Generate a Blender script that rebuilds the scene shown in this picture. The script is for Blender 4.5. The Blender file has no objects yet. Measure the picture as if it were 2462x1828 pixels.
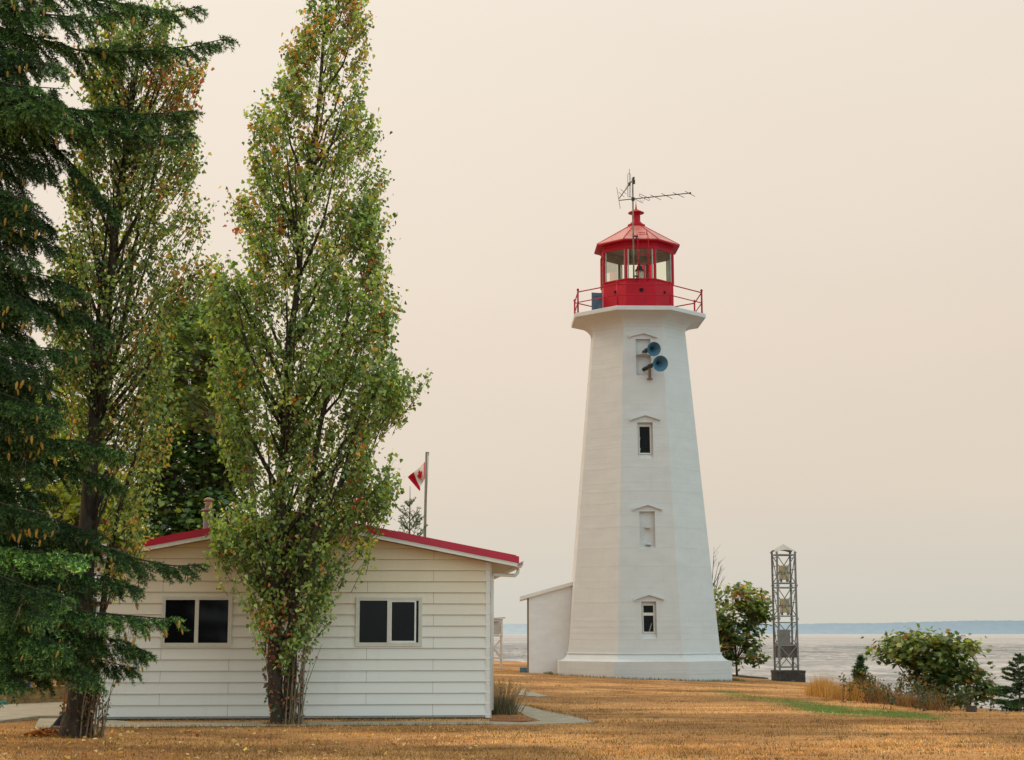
import bpy, bmesh, math, random
import numpy as np
from mathutils import Vector, Matrix

rnd = random.Random(11)
rng = np.random.default_rng(11)
scene = bpy.context.scene
COL = scene.collection
R = math.radians

# ------------------------------------------------------------------ camera model (pinhole of the photograph)
F, CX, CY, PITCH, EYE = 3789.0, 1231.0, 914.0, R(9.109), 1.55
cP, sP = math.cos(PITCH), math.sin(PITCH)

def ray(px, py):
    u = (px - CX) / F
    v = (CY - py) / F
    return u, cP - v * sP, sP + v * cP

def at(px, py, Y):
    u, y, z = ray(px, py)
    t = Y / y
    return Vector((u * t, Y, EYE + z * t))

# ------------------------------------------------------------------ land
COAST = np.array([(-140, -60), (-140, 100), (-40, 92), (-10, 85), (1, 80), (5, 75), (8.5, 66), (10.9, 59), (11.4, 54),
                  (11.0, 48), (10.2, 42), (9.7, 37), (10.1, 33.5), (11.6, 31), (16, 28.5), (30, 26), (140, 24), (140, -60)], float)

def sdist(poly, x, y):
    x = np.asarray(x, float); y = np.asarray(y, float)
    d = np.full(x.shape, 1e9); ins = np.zeros(x.shape, bool)
    n = len(poly)
    for i in range(n):
        ax, ay = poly[i]; bx, by = poly[(i + 1) % n]
        ex, ey = bx - ax, by - ay
        t = np.clip(((x - ax) * ex + (y - ay) * ey) / (ex * ex + ey * ey), 0, 1)
        d = np.minimum(d, np.hypot(x - ax - t * ex, y - ay - t * ey))
        c = ((ay > y) != (by > y)) & (x < ex * (y - ay) / (ey if abs(ey) > 1e-9 else 1e-9) + ax)
        ins ^= c
    return np.where(ins, d, -d)

def sm(a, b, x):
    t = np.clip((np.asarray(x, float) - a) / (b - a), 0, 1)
    return t * t * (3 - 2 * t)

def gz(x, y):
    x = np.asarray(x, float); y = np.asarray(y, float)
    z = -0.035 * sm(34, 50, y) * np.clip(x - 4.2, -8, 9)
    d = sdist(COAST, x, y)
    w = 1.1 + 0.35 * np.sin(x * 1.3 + y * 0.7) + 0.25 * np.sin(y * 2.1 - x)
    return z - 10.0 * sm(0, 13, w - d)

def ground(px, py, dz=0.0):
    u, y, z = ray(px, py)
    t = -EYE / z
    for _ in range(14):
        t2 = (float(gz(u * t, y * t)) - EYE) / z
        if abs(t2 - t) < 1e-3: break
        t = t2
    return Vector((u * t, y * t, EYE + z * t + dz))

def vnoise(x, y, seed=0):
    # plain lattice value noise, for scattering things in patches
    x = np.asarray(x, float); y = np.asarray(y, float)
    xi = np.floor(x).astype(np.int64); yi = np.floor(y).astype(np.int64); fx = x - xi; fy = y - yi
    def h(a, b):
        n = (a * 374761393 + b * 668265263 + seed * 974711) & 0x7fffffff
        n = ((n ^ (n >> 13)) * 1274126177) & 0x7fffffff
        return ((n ^ (n >> 16)) & 0xffff) / 65535.0
    fx = fx * fx * (3 - 2 * fx); fy = fy * fy * (3 - 2 * fy)
    return (h(xi, yi) * (1 - fx) + h(xi + 1, yi) * fx) * (1 - fy) + (h(xi, yi + 1) * (1 - fx) + h(xi + 1, yi + 1) * fx) * fy

# ------------------------------------------------------------------ scene helpers
ORIG = {}

def thing(name, label, cat, loc, group=None):
    o = bpy.data.objects.new(name, None); COL.objects.link(o)
    o.location = Vector(loc); o.empty_display_size = 0.3
    o['label'] = label; o['category'] = cat
    if group: o['group'] = group
    ORIG[o.name] = Vector(loc)
    return o

def tag(o, label=None, cat=None, group=None, kind=None):
    if label: o['label'] = label
    if cat: o['category'] = cat
    if group: o['group'] = group
    if kind: o['kind'] = kind
    return o

def link(name, me, parent=None, origin=None):
    o = bpy.data.objects.new(name, me); COL.objects.link(o)
    if parent is not None:
        o.parent = parent; ORIG[o.name] = ORIG[parent.name]
    else:
        ORIG[o.name] = Vector(origin) if origin is not None else Vector((0, 0, 0))
        o.location = ORIG[o.name]
    return o

class MB:
    def __init__(s):
        s.v = []; s.f = []; s.m = []; s.s = []
    def add(s, vs, fs, mi=0, sm=False):
        b = len(s.v); s.v.extend([tuple(p) for p in vs])
        for f in fs:
            s.f.append([b + i for i in f]); s.m.append(mi); s.s.append(sm)
        return s
    def box(s, c, size, M=None, mi=0):
        c = Vector(c); hx, hy, hz = size[0] / 2, size[1] / 2, size[2] / 2
        vs = [Vector((x, y, z)) for x in (-hx, hx) for y in (-hy, hy) for z in (-hz, hz)]
        if M is not None: vs = [M @ p for p in vs]
        return s.add([c + p for p in vs], [(0, 1, 3, 2), (4, 6, 7, 5), (0, 4, 5, 1), (2, 3, 7, 6), (0, 2, 6, 4), (1, 5, 7, 3)], mi)
    def lbox(s, fr, a0, a1, b0, b1, c0, c1, mi=0):
        o, ex, ey, ez = fr
        vs = [o + ex * a + ey * b + ez * c for a in (a0, a1) for b in (b0, b1) for c in (c0, c1)]
        return s.add(vs, [(0, 1, 3, 2), (4, 6, 7, 5), (0, 4, 5, 1), (2, 3, 7, 6), (0, 2, 6, 4), (1, 5, 7, 3)], mi)
    def bar(s, p0, p1, w, h=None, up=(0, 0, 1), mi=0):
        p0, p1 = Vector(p0), Vector(p1); h = h or w
        d = (p1 - p0).normalized(); up = Vector(up)
        if abs(d.dot(up)) > 0.98: up = Vector((0, 1, 0))
        x = d.cross(up).normalized() * w / 2; z = x.cross(d).normalized() * h / 2
        vs = [p + a * x + b * z for p in (p0, p1) for a, b in ((-1, -1), (1, -1), (1, 1), (-1, 1))]
        return s.add(vs, [(3, 2, 1, 0), (4, 5, 6, 7), (0, 1, 5, 4), (1, 2, 6, 5), (2, 3, 7, 6), (3, 0, 4, 7)], mi)
    def tube(s, pts, rad, n=8, mi=0, cap=True, smooth=True):
        pts = [Vector(p) for p in pts]
        if not hasattr(rad, '__len__'): rad = [rad] * len(pts)
        rings = []
        ref = Vector((0.31, 0.17, 0.94))
        for i, p in enumerate(pts):
            d = (pts[min(i + 1, len(pts) - 1)] - pts[max(i - 1, 0)])
            d = d.normalized() if d.length > 1e-9 else Vector((0, 0, 1))
            if abs(d.dot(ref)) > 0.9999: ref = Vector((0.9, 0.2, 0.3))
            x = d.cross(ref).normalized(); y = d.cross(x)
            if i and x.dot(px_) < 0: x, y = -x, -y
            px_ = x
            rings.append([p + (x * math.cos(2 * math.pi * k / n) + y * math.sin(2 * math.pi * k / n)) * rad[i] for k in range(n)])
        return s.loft(rings, mi, cap, smooth)
    def loft(s, rings, mi=0, cap=True, smooth=False):
        n = len(rings[0]); vs = [p for r in rings for p in r]; fs = []
        for i in range(len(rings) - 1):
            for k in range(n):
                k2 = (k + 1) % n
                fs.append((i * n + k, i * n + k2, (i + 1) * n + k2, (i + 1) * n + k))
        s.add(vs, fs, mi, smooth)
        if cap:
            b = len(s.v) - len(vs)
            s.f.append([b + k for k in range(n)][::-1]); s.m.append(mi); s.s.append(False)
            s.f.append([b + (len(rings) - 1) * n + k for k in range(n)]); s.m.append(mi); s.s.append(False)
        return s
    def lathe(s, o, d, prof, n=16, mi=0, smooth=True, cap=False):
        o, d = Vector(o), Vector(d).normalized()
        x = d.orthogonal().normalized(); y = d.cross(x)
        rings = [[o + d * t + (x * math.cos(2 * math.pi * k / n) + y * math.sin(2 * math.pi * k / n)) * r for k in range(n)] for t, r in prof]
        return s.loft(rings, mi, cap, smooth)
    def poly(s, pts, mi=0):
        return s.add(pts, [tuple(range(len(pts)))], mi)
    def prism(s, pts, off, mi=0):
        n = len(pts); off = Vector(off); pts = [Vector(p) for p in pts]
        vs = pts + [p + off for p in pts]
        fs = [tuple(range(n))[::-1], tuple(range(n, 2 * n))] + [(i, (i + 1) % n, n + (i + 1) % n, n + i) for i in range(n)]
        return s.add(vs, fs, mi)
    def build(s, name, mats, parent=None, origin=None, label=None, fix=True):
        me = bpy.data.meshes.new(name)
        o0 = ORIG[parent.name] if parent is not None else (Vector(origin) if origin is not None else Vector((0, 0, 0)))
        me.from_pydata([(p[0] - o0[0], p[1] - o0[1], p[2] - o0[2]) for p in s.v], [], s.f)
        if not isinstance(mats, (list, tuple)): mats = [mats]
        for m in mats: me.materials.append(m)
        me.polygons.foreach_set('material_index', s.m)
        me.polygons.foreach_set('use_smooth', s.s)
        if fix:
            bm = bmesh.new(); bm.from_mesh(me); bmesh.ops.recalc_face_normals(bm, faces=bm.faces[:]); bm.to_mesh(me); bm.free()
        me.update()
        o = link(name, me, parent, origin)
        if label: o['label'] = label
        return o

# ------------------------------------------------------------------ materials
def newmat(name):
    m = bpy.data.materials.new(name); m.use_nodes = True
    nt = m.node_tree; nt.nodes.clear()
    out = nt.nodes.new('ShaderNodeOutputMaterial')
    return m, nt, out

def N(nt, t, **k):
    n = nt.nodes.new(t)
    for a, b in k.items():
        if a == 'op': n.operation = b
        else: n.inputs[a].default_value = b
    return n

def mixcol(nt, a, b, fac, mode='MIX'):
    n = nt.nodes.new('ShaderNodeMix'); n.data_type = 'RGBA'; n.blend_type = mode
    L = nt.links.new
    for sock, val in ((0, fac), (6, a), (7, b)):
        if hasattr(val, 'is_linked'): L(val, n.inputs[sock])
        else: n.inputs[sock].default_value = val if sock == 0 else (*val[:3], 1)
    return n.outputs[2]

def noise(nt, scale, detail=4, rough=0.6, vec=None, stretch=None, coord='Object'):
    L = nt.links.new
    tc = nt.nodes.new('ShaderNodeTexCoord')
    v = tc.outputs[coord]
    if stretch:
        mp = nt.nodes.new('ShaderNodeMapping'); mp.inputs['Scale'].default_value = stretch
        L(v, mp.inputs['Vector']); v = mp.outputs['Vector']
    n = nt.nodes.new('ShaderNodeTexNoise'); n.inputs['Scale'].default_value = scale
    n.inputs['Detail'].default_value = detail; n.inputs['Roughness'].default_value = rough
    L(v, n.inputs['Vector'])
    return n.outputs['Fac']

def ramp(nt, fac, stops):
    n = nt.nodes.new('ShaderNodeValToRGB'); nt.links.new(fac, n.inputs['Fac'])
    e = n.color_ramp.elements
    while len(e) < len(stops): e.new(0.5)
    for k, (p, c) in enumerate(stops):
        e[k].position = p; e[k].color = (*c, 1) if hasattr(c, '__len__') else (c, c, c, 1)
    return n.outputs['Color']

def mat(name, col, rough=0.6, var=0.12, scale=6, bump=0.0, bscale=40, bdist=0.01, metal=0.0, spec=0.4, stretch=None, dirt=None, dirt_lo=0.55, dirt_hi=0.75, dscale=3):
    m, nt, out = newmat(name); L = nt.links.new
    b = nt.nodes.new('ShaderNodeBsdfPrincipled')
    b.inputs['Roughness'].default_value = rough; b.inputs['Metallic'].default_value = metal
    b.inputs['Specular IOR Level'].default_value = spec
    f = noise(nt, scale, 5, 0.65, stretch=stretch)
    lo = tuple(c * (1 - var) for c in col); hi = tuple(min(1, c * (1 + var)) for c in col)
    c = ramp(nt, f, [(0.3, lo), (0.7, hi)])
    if dirt:
        f2 = noise(nt, dscale, 6, 0.7, stretch=stretch)
        k = ramp(nt, f2, [(dirt_lo, 0.0), (dirt_hi, 1.0)])
        c = mixcol(nt, c, dirt, k)
    L(c, b.inputs['Base Color'])
    if bump:
        f3 = noise(nt, bscale, 4, 0.6, stretch=stretch)
        bp = nt.nodes.new('ShaderNodeBump'); bp.inputs['Strength'].default_value = bump; bp.inputs['Distance'].default_value = bdist
        L(f3, bp.inputs['Height']); L(bp.outputs['Normal'], b.inputs['Normal'])
    L(b.outputs[0], out.inputs['Surface'])
    return m

def leafmat(name, trans=0.35, gloss=0.06):
    m, nt, out = newmat(name); L = nt.links.new
    a = nt.nodes.new('ShaderNodeAttribute'); a.attribute_name = 'Col'
    d = nt.nodes.new('ShaderNodeBsdfDiffuse'); t = nt.nodes.new('ShaderNodeBsdfTranslucent')
    g = nt.nodes.new('ShaderNodeBsdfGlossy'); g.inputs['Roughness'].default_value = 0.45; g.inputs['Color'].default_value = (0.9, 0.95, 0.85, 1)
    L(a.outputs['Color'], d.inputs['Color'])
    tc = mixcol(nt, a.outputs['Color'], (1.6, 1.7, 0.7), 1.0, 'MULTIPLY'); L(tc, t.inputs['Color'])
    m1 = nt.nodes.new('ShaderNodeMixShader'); m1.inputs[0].default_value = trans
    L(d.outputs[0], m1.inputs[1]); L(t.outputs[0], m1.inputs[2])
    m2 = nt.nodes.new('ShaderNodeMixShader'); m2.inputs[0].default_value = gloss
    L(m1.outputs[0], m2.inputs[1]); L(g.outputs[0], m2.inputs[2])
    L(m2.outputs[0], out.inputs['Surface'])
    return m

M = {}
# tower paint: board-marked concrete under white paint
def tower_paint():
    m, nt, out = newmat('tower_white_paint'); L = nt.links.new
    b = nt.nodes.new('ShaderNodeBsdfPrincipled'); b.inputs['Roughness'].default_value = 0.65; b.inputs['Specular IOR Level'].default_value = 0.3
    f = noise(nt, 1.2, 6, 0.65, stretch=(1, 1, 2.2))
    c = ramp(nt, f, [(0.3, (0.585, 0.605, 0.60)), (0.7, (0.645, 0.67, 0.67))])
    # faint streaks running down
    f4 = noise(nt, 3.0, 4, 0.6, stretch=(3, 3, 0.12))
    c = mixcol(nt, c, (0.46, 0.44, 0.39), ramp(nt, f4, [(0.55, 0.0), (0.85, 0.22)]))
    L(c, b.inputs['Base Color'])
    tc = nt.nodes.new('ShaderNodeTexCoord')
    sep = nt.nodes.new('ShaderNodeSeparateXYZ'); L(tc.outputs['Object'], sep.inputs[0])
    # form boards: lifts of about 13 cm with small steps, every sixth one stronger
    nz = noise(nt, 1.1, 3, 0.5)
    ad = N(nt, 'ShaderNodeMath', op='MULTIPLY_ADD'); ad.inputs[1].default_value = 0.10
    L(nz, ad.inputs[0]); L(sep.outputs['Z'], ad.inputs[2])
    dv = N(nt, 'ShaderNodeMath', op='DIVIDE'); dv.inputs[1].default_value = 0.105; L(ad.outputs[0], dv.inputs[0])
    fr = N(nt, 'ShaderNodeMath', op='FRACT'); L(dv.outputs[0], fr.inputs[0])
    fl = N(nt, 'ShaderNodeMath', op='FLOOR'); L(dv.outputs[0], fl.inputs[0])
    wn = nt.nodes.new('ShaderNodeTexWhiteNoise'); wn.noise_dimensions = '1D'; L(fl.outputs[0], wn.inputs['W'])
    edge = ramp(nt, fr.outputs[0], [(0.0, 0.0), (0.14, 1.0)])
    h1 = N(nt, 'ShaderNodeMath', op='MULTIPLY_ADD'); h1.inputs[1].default_value = 0.0; L(wn.outputs['Value'], h1.inputs[0])
    eg = N(nt, 'ShaderNodeMath', op='MULTIPLY'); L(edge, eg.inputs[0])
    wr = ramp(nt, wn.outputs['Value'], [(0.45, 0.12), (0.9, 1.1)]); L(wr, eg.inputs[1]); L(eg.outputs[0], h1.inputs[2])
    h2 = noise(nt, 34, 6, 0.8, stretch=(1, 1, 2.0))
    h3 = N(nt, 'ShaderNodeMath', op='MULTIPLY_ADD'); h3.inputs[1].default_value = 4.0; L(h2, h3.inputs[0]); L(h1.outputs[0], h3.inputs[2])
    bp = nt.nodes.new('ShaderNodeBump'); bp.inputs['Strength'].default_value = 0.6; bp.inputs['Distance'].default_value = 0.011
    L(h3.outputs[0], bp.inputs['Height']); L(bp.outputs['Normal'], b.inputs['Normal'])
    L(b.outputs[0], out.inputs['Surface'])
    return m
M['tower'] = tower_paint()
M['red'] = mat('red_paint', (0.42, 0.003, 0.018), 0.55, 0.14, 2.5, 0.15, 30, 0.004, spec=0.25, dirt=(0.26, 0.008, 0.02), dirt_lo=0.55, dirt_hi=0.8)
M['redroof'] = mat('red_roof_sky_sheen', (0.52, 0.12, 0.09), 0.38, 0.15, 2.0, 0.1, 20, 0.004, spec=0.6, dirt=(0.60, 0.25, 0.18), dirt_lo=0.4, dirt_hi=0.7, dscale=2)  # pale pink base and patches paint the sky's sheen into the red
M['housered'] = mat('house_red_metal', (0.46, 0.005, 0.032), 0.4, 0.1, 2, 0.08, 12, 0.004, spec=0.5)
def siding_mat():
    m, nt, out = newmat('white_siding'); L = nt.links.new
    b = nt.nodes.new('ShaderNodeBsdfPrincipled'); b.inputs['Roughness'].default_value = 0.5; b.inputs['Specular IOR Level'].default_value = 0.3
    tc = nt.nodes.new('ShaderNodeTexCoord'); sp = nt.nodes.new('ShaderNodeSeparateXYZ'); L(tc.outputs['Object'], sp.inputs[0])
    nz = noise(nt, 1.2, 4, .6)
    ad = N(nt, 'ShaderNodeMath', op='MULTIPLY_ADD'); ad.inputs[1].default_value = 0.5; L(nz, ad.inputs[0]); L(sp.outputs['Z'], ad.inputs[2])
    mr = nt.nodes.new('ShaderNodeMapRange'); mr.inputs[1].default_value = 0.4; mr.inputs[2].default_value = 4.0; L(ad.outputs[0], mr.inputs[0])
    # eave shade and warm ground bounce painted in: yellower upward, cooler near the ground
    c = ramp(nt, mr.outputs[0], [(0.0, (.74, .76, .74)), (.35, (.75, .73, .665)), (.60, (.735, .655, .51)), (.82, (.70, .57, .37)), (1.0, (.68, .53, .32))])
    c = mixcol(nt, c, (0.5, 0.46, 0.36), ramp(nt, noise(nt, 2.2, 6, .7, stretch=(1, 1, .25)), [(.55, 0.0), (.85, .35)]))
    L(c, b.inputs['Base Color'])
    bp = nt.nodes.new('ShaderNodeBump'); bp.inputs['Strength'].default_value = .12; bp.inputs['Distance'].default_value = .003
    L(noise(nt, 55, 3, .6, stretch=(.3, 1, 2)), bp.inputs['Height']); L(bp.outputs['Normal'], b.inputs['Normal'])
    L(b.outputs[0], out.inputs['Surface']); return m
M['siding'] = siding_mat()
M['lap'] = mat('lap_shadow_and_joint', (0.10, 0.075, 0.05), 0.8, 0.2, 5)  # dark brown paints the shadow line under each board; also backs the joints
M['trim'] = mat('white_trim', (0.72, 0.71, 0.67), 0.5, 0.06, 2, 0.05, 40, 0.002, dirt=(0.5, 0.47, 0.4), dirt_lo=0.62, dirt_hi=0.9)
M['frame'] = mat('cream_window_frame', (0.62, 0.60, 0.52), 0.5, 0.1, 5, 0.05, 40, 0.002, dirt=(0.33, 0.29, 0.2), dirt_lo=0.6, dirt_hi=0.85, dscale=5)
M['soffit'] = mat('soffit_boards', (0.55, 0.50, 0.40), 0.7, 0.1, 3)
M['skirt'] = mat('skirt_flashing', (0.36, 0.39, 0.39), 0.4, 0.1, 3)
M['concrete'] = mat('path_concrete', (0.33, 0.295, 0.22), 0.85, 0.22, 3, 0.5, 30, 0.01, dirt=(0.28, 0.22, 0.13), dirt_lo=0.5, dirt_hi=0.75, dscale=2.2)
M['block'] = mat('dark_concrete', (0.045, 0.04, 0.036), 0.9, 0.4, 8, 0.6, 14, 0.02, dirt=(0.22, 0.19, 0.15), dirt_lo=0.55, dirt_hi=0.75, dscale=6)
M['oldwall'] = mat('old_concrete_wall', (0.22, 0.17, 0.085), 0.9, 0.45, 6, 0.9, 20, 0.02, dirt=(0.40, 0.28, 0.09), dirt_lo=0.5, dirt_hi=0.7, dscale=5)
M['bark'] = mat('poplar_bark', (0.055, 0.042, 0.030), 0.9, 0.45, 9, 1.0, 22, 0.03, stretch=(2.5, 2.5, 0.5), dirt=(0.13, 0.10, 0.065), dirt_lo=0.55, dirt_hi=0.75, dscale=7)
M['twig'] = mat('twig_bark', (0.10, 0.075, 0.05), 0.9, 0.35, 6)
M['deadtwig'] = mat('dry_twig', (0.22, 0.18, 0.13), 0.9, 0.3, 8)
M['cone'] = mat('spruce_cone_scales', (0.37, 0.245, 0.045), 0.7, 0.35, 4, 0.8, 70, 0.01, dirt=(0.16, 0.07, 0.03), dirt_lo=0.55, dirt_hi=0.7, dscale=3)
M['galv'] = mat('galvanised_steel', (0.19, 0.19, 0.185), 0.5, 0.2, 10, 0.2, 40, 0.003, metal=0.35, dirt=(0.22, 0.12, 0.07), dirt_lo=0.6, dirt_hi=0.8, dscale=8)
M['capmetal'] = mat('pale_cap_metal', (0.42, 0.39, 0.35), 0.5, 0.15, 4, metal=0.2, dirt=(0.25, 0.2, 0.15), dirt_lo=0.6, dirt_hi=0.85)
M['cream'] = mat('stained_cream_fibreglass', (0.50, 0.43, 0.25), 0.6, 0.15, 7, dirt=(0.16, 0.10, 0.05), dirt_lo=0.52, dirt_hi=0.62, dscale=7)
M['cabinet'] = mat('grey_cabinet_paint', (0.24, 0.23, 0.21), 0.6, 0.2, 4, dirt=(0.17, 0.11, 0.08), dirt_lo=0.55, dirt_hi=0.75)
M['horn'] = mat('blue_horn_paint', (0.055, 0.16, 0.24), 0.42, 0.15, 6, dirt=(0.03, 0.07, 0.10), dirt_lo=0.5, dirt_hi=0.8)
M['hornbody'] = mat('dark_horn_driver', (0.022, 0.03, 0.036), 0.5, 0.3, 8)
M['bluedoor'] = mat('blue_hatch_paint', (0.075, 0.125, 0.17), 0.55, 0.2, 5, dirt=(0.04, 0.06, 0.08), dirt_lo=0.5, dirt_hi=0.8)
M['ledge'] = mat('tan_bracket', (0.22, 0.14, 0.10), 0.7, 0.2, 8)
M['antenna'] = mat('antenna_aluminium', (0.05, 0.05, 0.045), 0.5, 0.3, 8, metal=0.3)
M['mast'] = mat('galvanised_mast', (0.27, 0.25, 0.20), 0.5, 0.25, 5, metal=0.2, dirt=(0.08, 0.07, 0.06), dirt_lo=0.45, dirt_hi=0.6, dscale=1.5)
M['flagred'] = mat('flag_red_cloth', (0.62, 0.012, 0.05), 0.8, 0.08, 4)
M['flagwhite'] = mat('flag_white_cloth', (0.72, 0.66, 0.60), 0.8, 0.05, 4)
M['pole'] = mat('weathered_pole', (0.17, 0.16, 0.125), 0.6, 0.2, 4)
M['screenwhite'] = mat('old_white_paint', (0.62, 0.60, 0.56), 0.6, 0.12, 6, dirt=(0.36, 0.30, 0.24), dirt_lo=0.55, dirt_hi=0.8, dscale=5)
M['dark'] = mat('dark_void', (0.012, 0.012, 0.013), 0.9, 0.2, 4)
M['black'] = mat('black_plastic', (0.012, 0.012, 0.013), 0.45, 0.2, 6)
M['wood'] = mat('rake_wood', (0.26, 0.13, 0.07), 0.6, 0.2, 6)
M['rust'] = mat('rusty_flue_metal', (0.30, 0.22, 0.19), 0.55, 0.2, 5, metal=0.2, dirt=(0.14, 0.05, 0.03), dirt_lo=0.52, dirt_hi=0.65, dscale=6)
M['moss'] = mat('mossy_cap', (0.28, 0.24, 0.14), 0.9, 0.3, 12)
M['flue'] = mat('grey_flue_metal', (0.20, 0.185, 0.19), 0.5, 0.12, 3, metal=0.2, dirt=(0.15, 0.10, 0.085), dirt_lo=0.62, dirt_hi=0.8)
M['orange'] = mat('orange_paint', (0.75, 0.13, 0.015), 0.5, 0.15, 5)
M['maroon'] = mat('maroon_slats', (0.16, 0.03, 0.035), 0.6, 0.2, 6)
M['step'] = mat('blue_step_paint', (0.07, 0.16, 0.20), 0.6, 0.15, 4)
M['log'] = mat('dark_weathered_log', (0.05, 0.042, 0.035), 0.9, 0.3, 4, 0.5, 12, 0.02)
M['rope'] = mat('teal_rope', (0.02, 0.22, 0.18), 0.8, 0.3, 20, 0.6, 40, 0.01)
M['pipewhite'] = mat('white_pipe', (0.75, 0.74, 0.70), 0.5, 0.05, 4)
M['rock'] = mat('shore_rock', (0.10, 0.085, 0.07), 0.9, 0.4, 5, 0.8, 8, 0.05)
M['leaf'] = leafmat('leaf', 0.42, 0.05)
M['needle'] = leafmat('needle', 0.12, 0.025)
M['grassblade'] = leafmat('grass_blade', 0.25, 0.02)

def glass_mat(name, tint, refl=1.0, rough=0.0):
    m, nt, out = newmat(name); L = nt.links.new
    t = nt.nodes.new('ShaderNodeBsdfTransparent'); t.inputs['Color'].default_value = (*tint, 1)
    g = nt.nodes.new('ShaderNodeBsdfGlossy'); g.inputs['Roughness'].default_value = rough
    fz = nt.nodes.new('ShaderNodeFresnel'); fz.inputs['IOR'].default_value = 1.45
    mu = N(nt, 'ShaderNodeMath', op='MULTIPLY'); mu.inputs[1].default_value = refl; L(fz.outputs[0], mu.inputs[0])
    mx = nt.nodes.new('ShaderNodeMixShader'); L(mu.outputs[0], mx.inputs[0]); L(t.outputs[0], mx.inputs[1]); L(g.outputs[0], mx.inputs[2])
    L(mx.outputs[0], out.inputs['Surface'])
    return m
M['glass'] = glass_mat('lantern_glass', (0.97, 1.0, 0.92), 0.5)
M['roomglass'] = glass_mat('window_glass', (0.75, 0.78, 0.78), 0.35)
M['redglass'] = None
def red_screen():
    m, nt, out = newmat('red_light_screen'); L = nt.links.new
    t = nt.nodes.new('ShaderNodeBsdfTransparent'); t.inputs['Color'].default_value = (0.9, 0.012, 0.045, 1)
    d = nt.nodes.new('ShaderNodeBsdfDiffuse'); d.inputs['Color'].default_value = (0.5, 0.01, 0.03, 1)
    f = noise(nt, 5, 3)
    k = ramp(nt, f, [(0.3, 0.1), (0.7, 0.2)])
    mx = nt.nodes.new('ShaderNodeMixShader'); L(k, mx.inputs[0]); L(t.outputs[0], mx.inputs[1]); L(d.outputs[0], mx.inputs[2])
    L(mx.outputs[0], out.inputs['Surface'])
    return m
M['redglass'] = red_screen()

# ------------------------------------------------------------------ lawn / land sheet
GREEN_PX = [(1700, 1659), (1790, 1668), (1900, 1683), (2000, 1694), (2130, 1708), (2300, 1724), (2345, 1729), (2230, 1729), (2050, 1723),
            (1950, 1714), (1880, 1700), (1800, 1680)]
GREEN = np.array([ground(*p).to_tuple()[:2] for p in GREEN_PX])
TOWER_C = None

def lawn_green(x, y):
    d = sdist(GREEN, x, y)
    d = d + 0.35 * np.sin(x * 3.1 + y * 1.3) * np.sin(y * 1.7 - x) + 0.18 * np.sin(x * 9 + y * 5)
    k = vnoise(np.asarray(x) * 1.1, np.asarray(y) * 1.6, 12) * .6 + vnoise(np.asarray(x) * 3.3, np.asarray(y) * 4.1, 13) * .4
    return sm(-0.3, 0.5, d) * (.85 + .15 * sm(.30, .58, k))

def worn(x, y):
    k = vnoise(np.asarray(x) * .24 + 3, np.asarray(y) * .34, 31) * .55 + vnoise(np.asarray(x) * .8, np.asarray(y) * 1.0 + 7, 32) * .45
    return .74 + .48 * sm(.30, .68, k)

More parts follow.
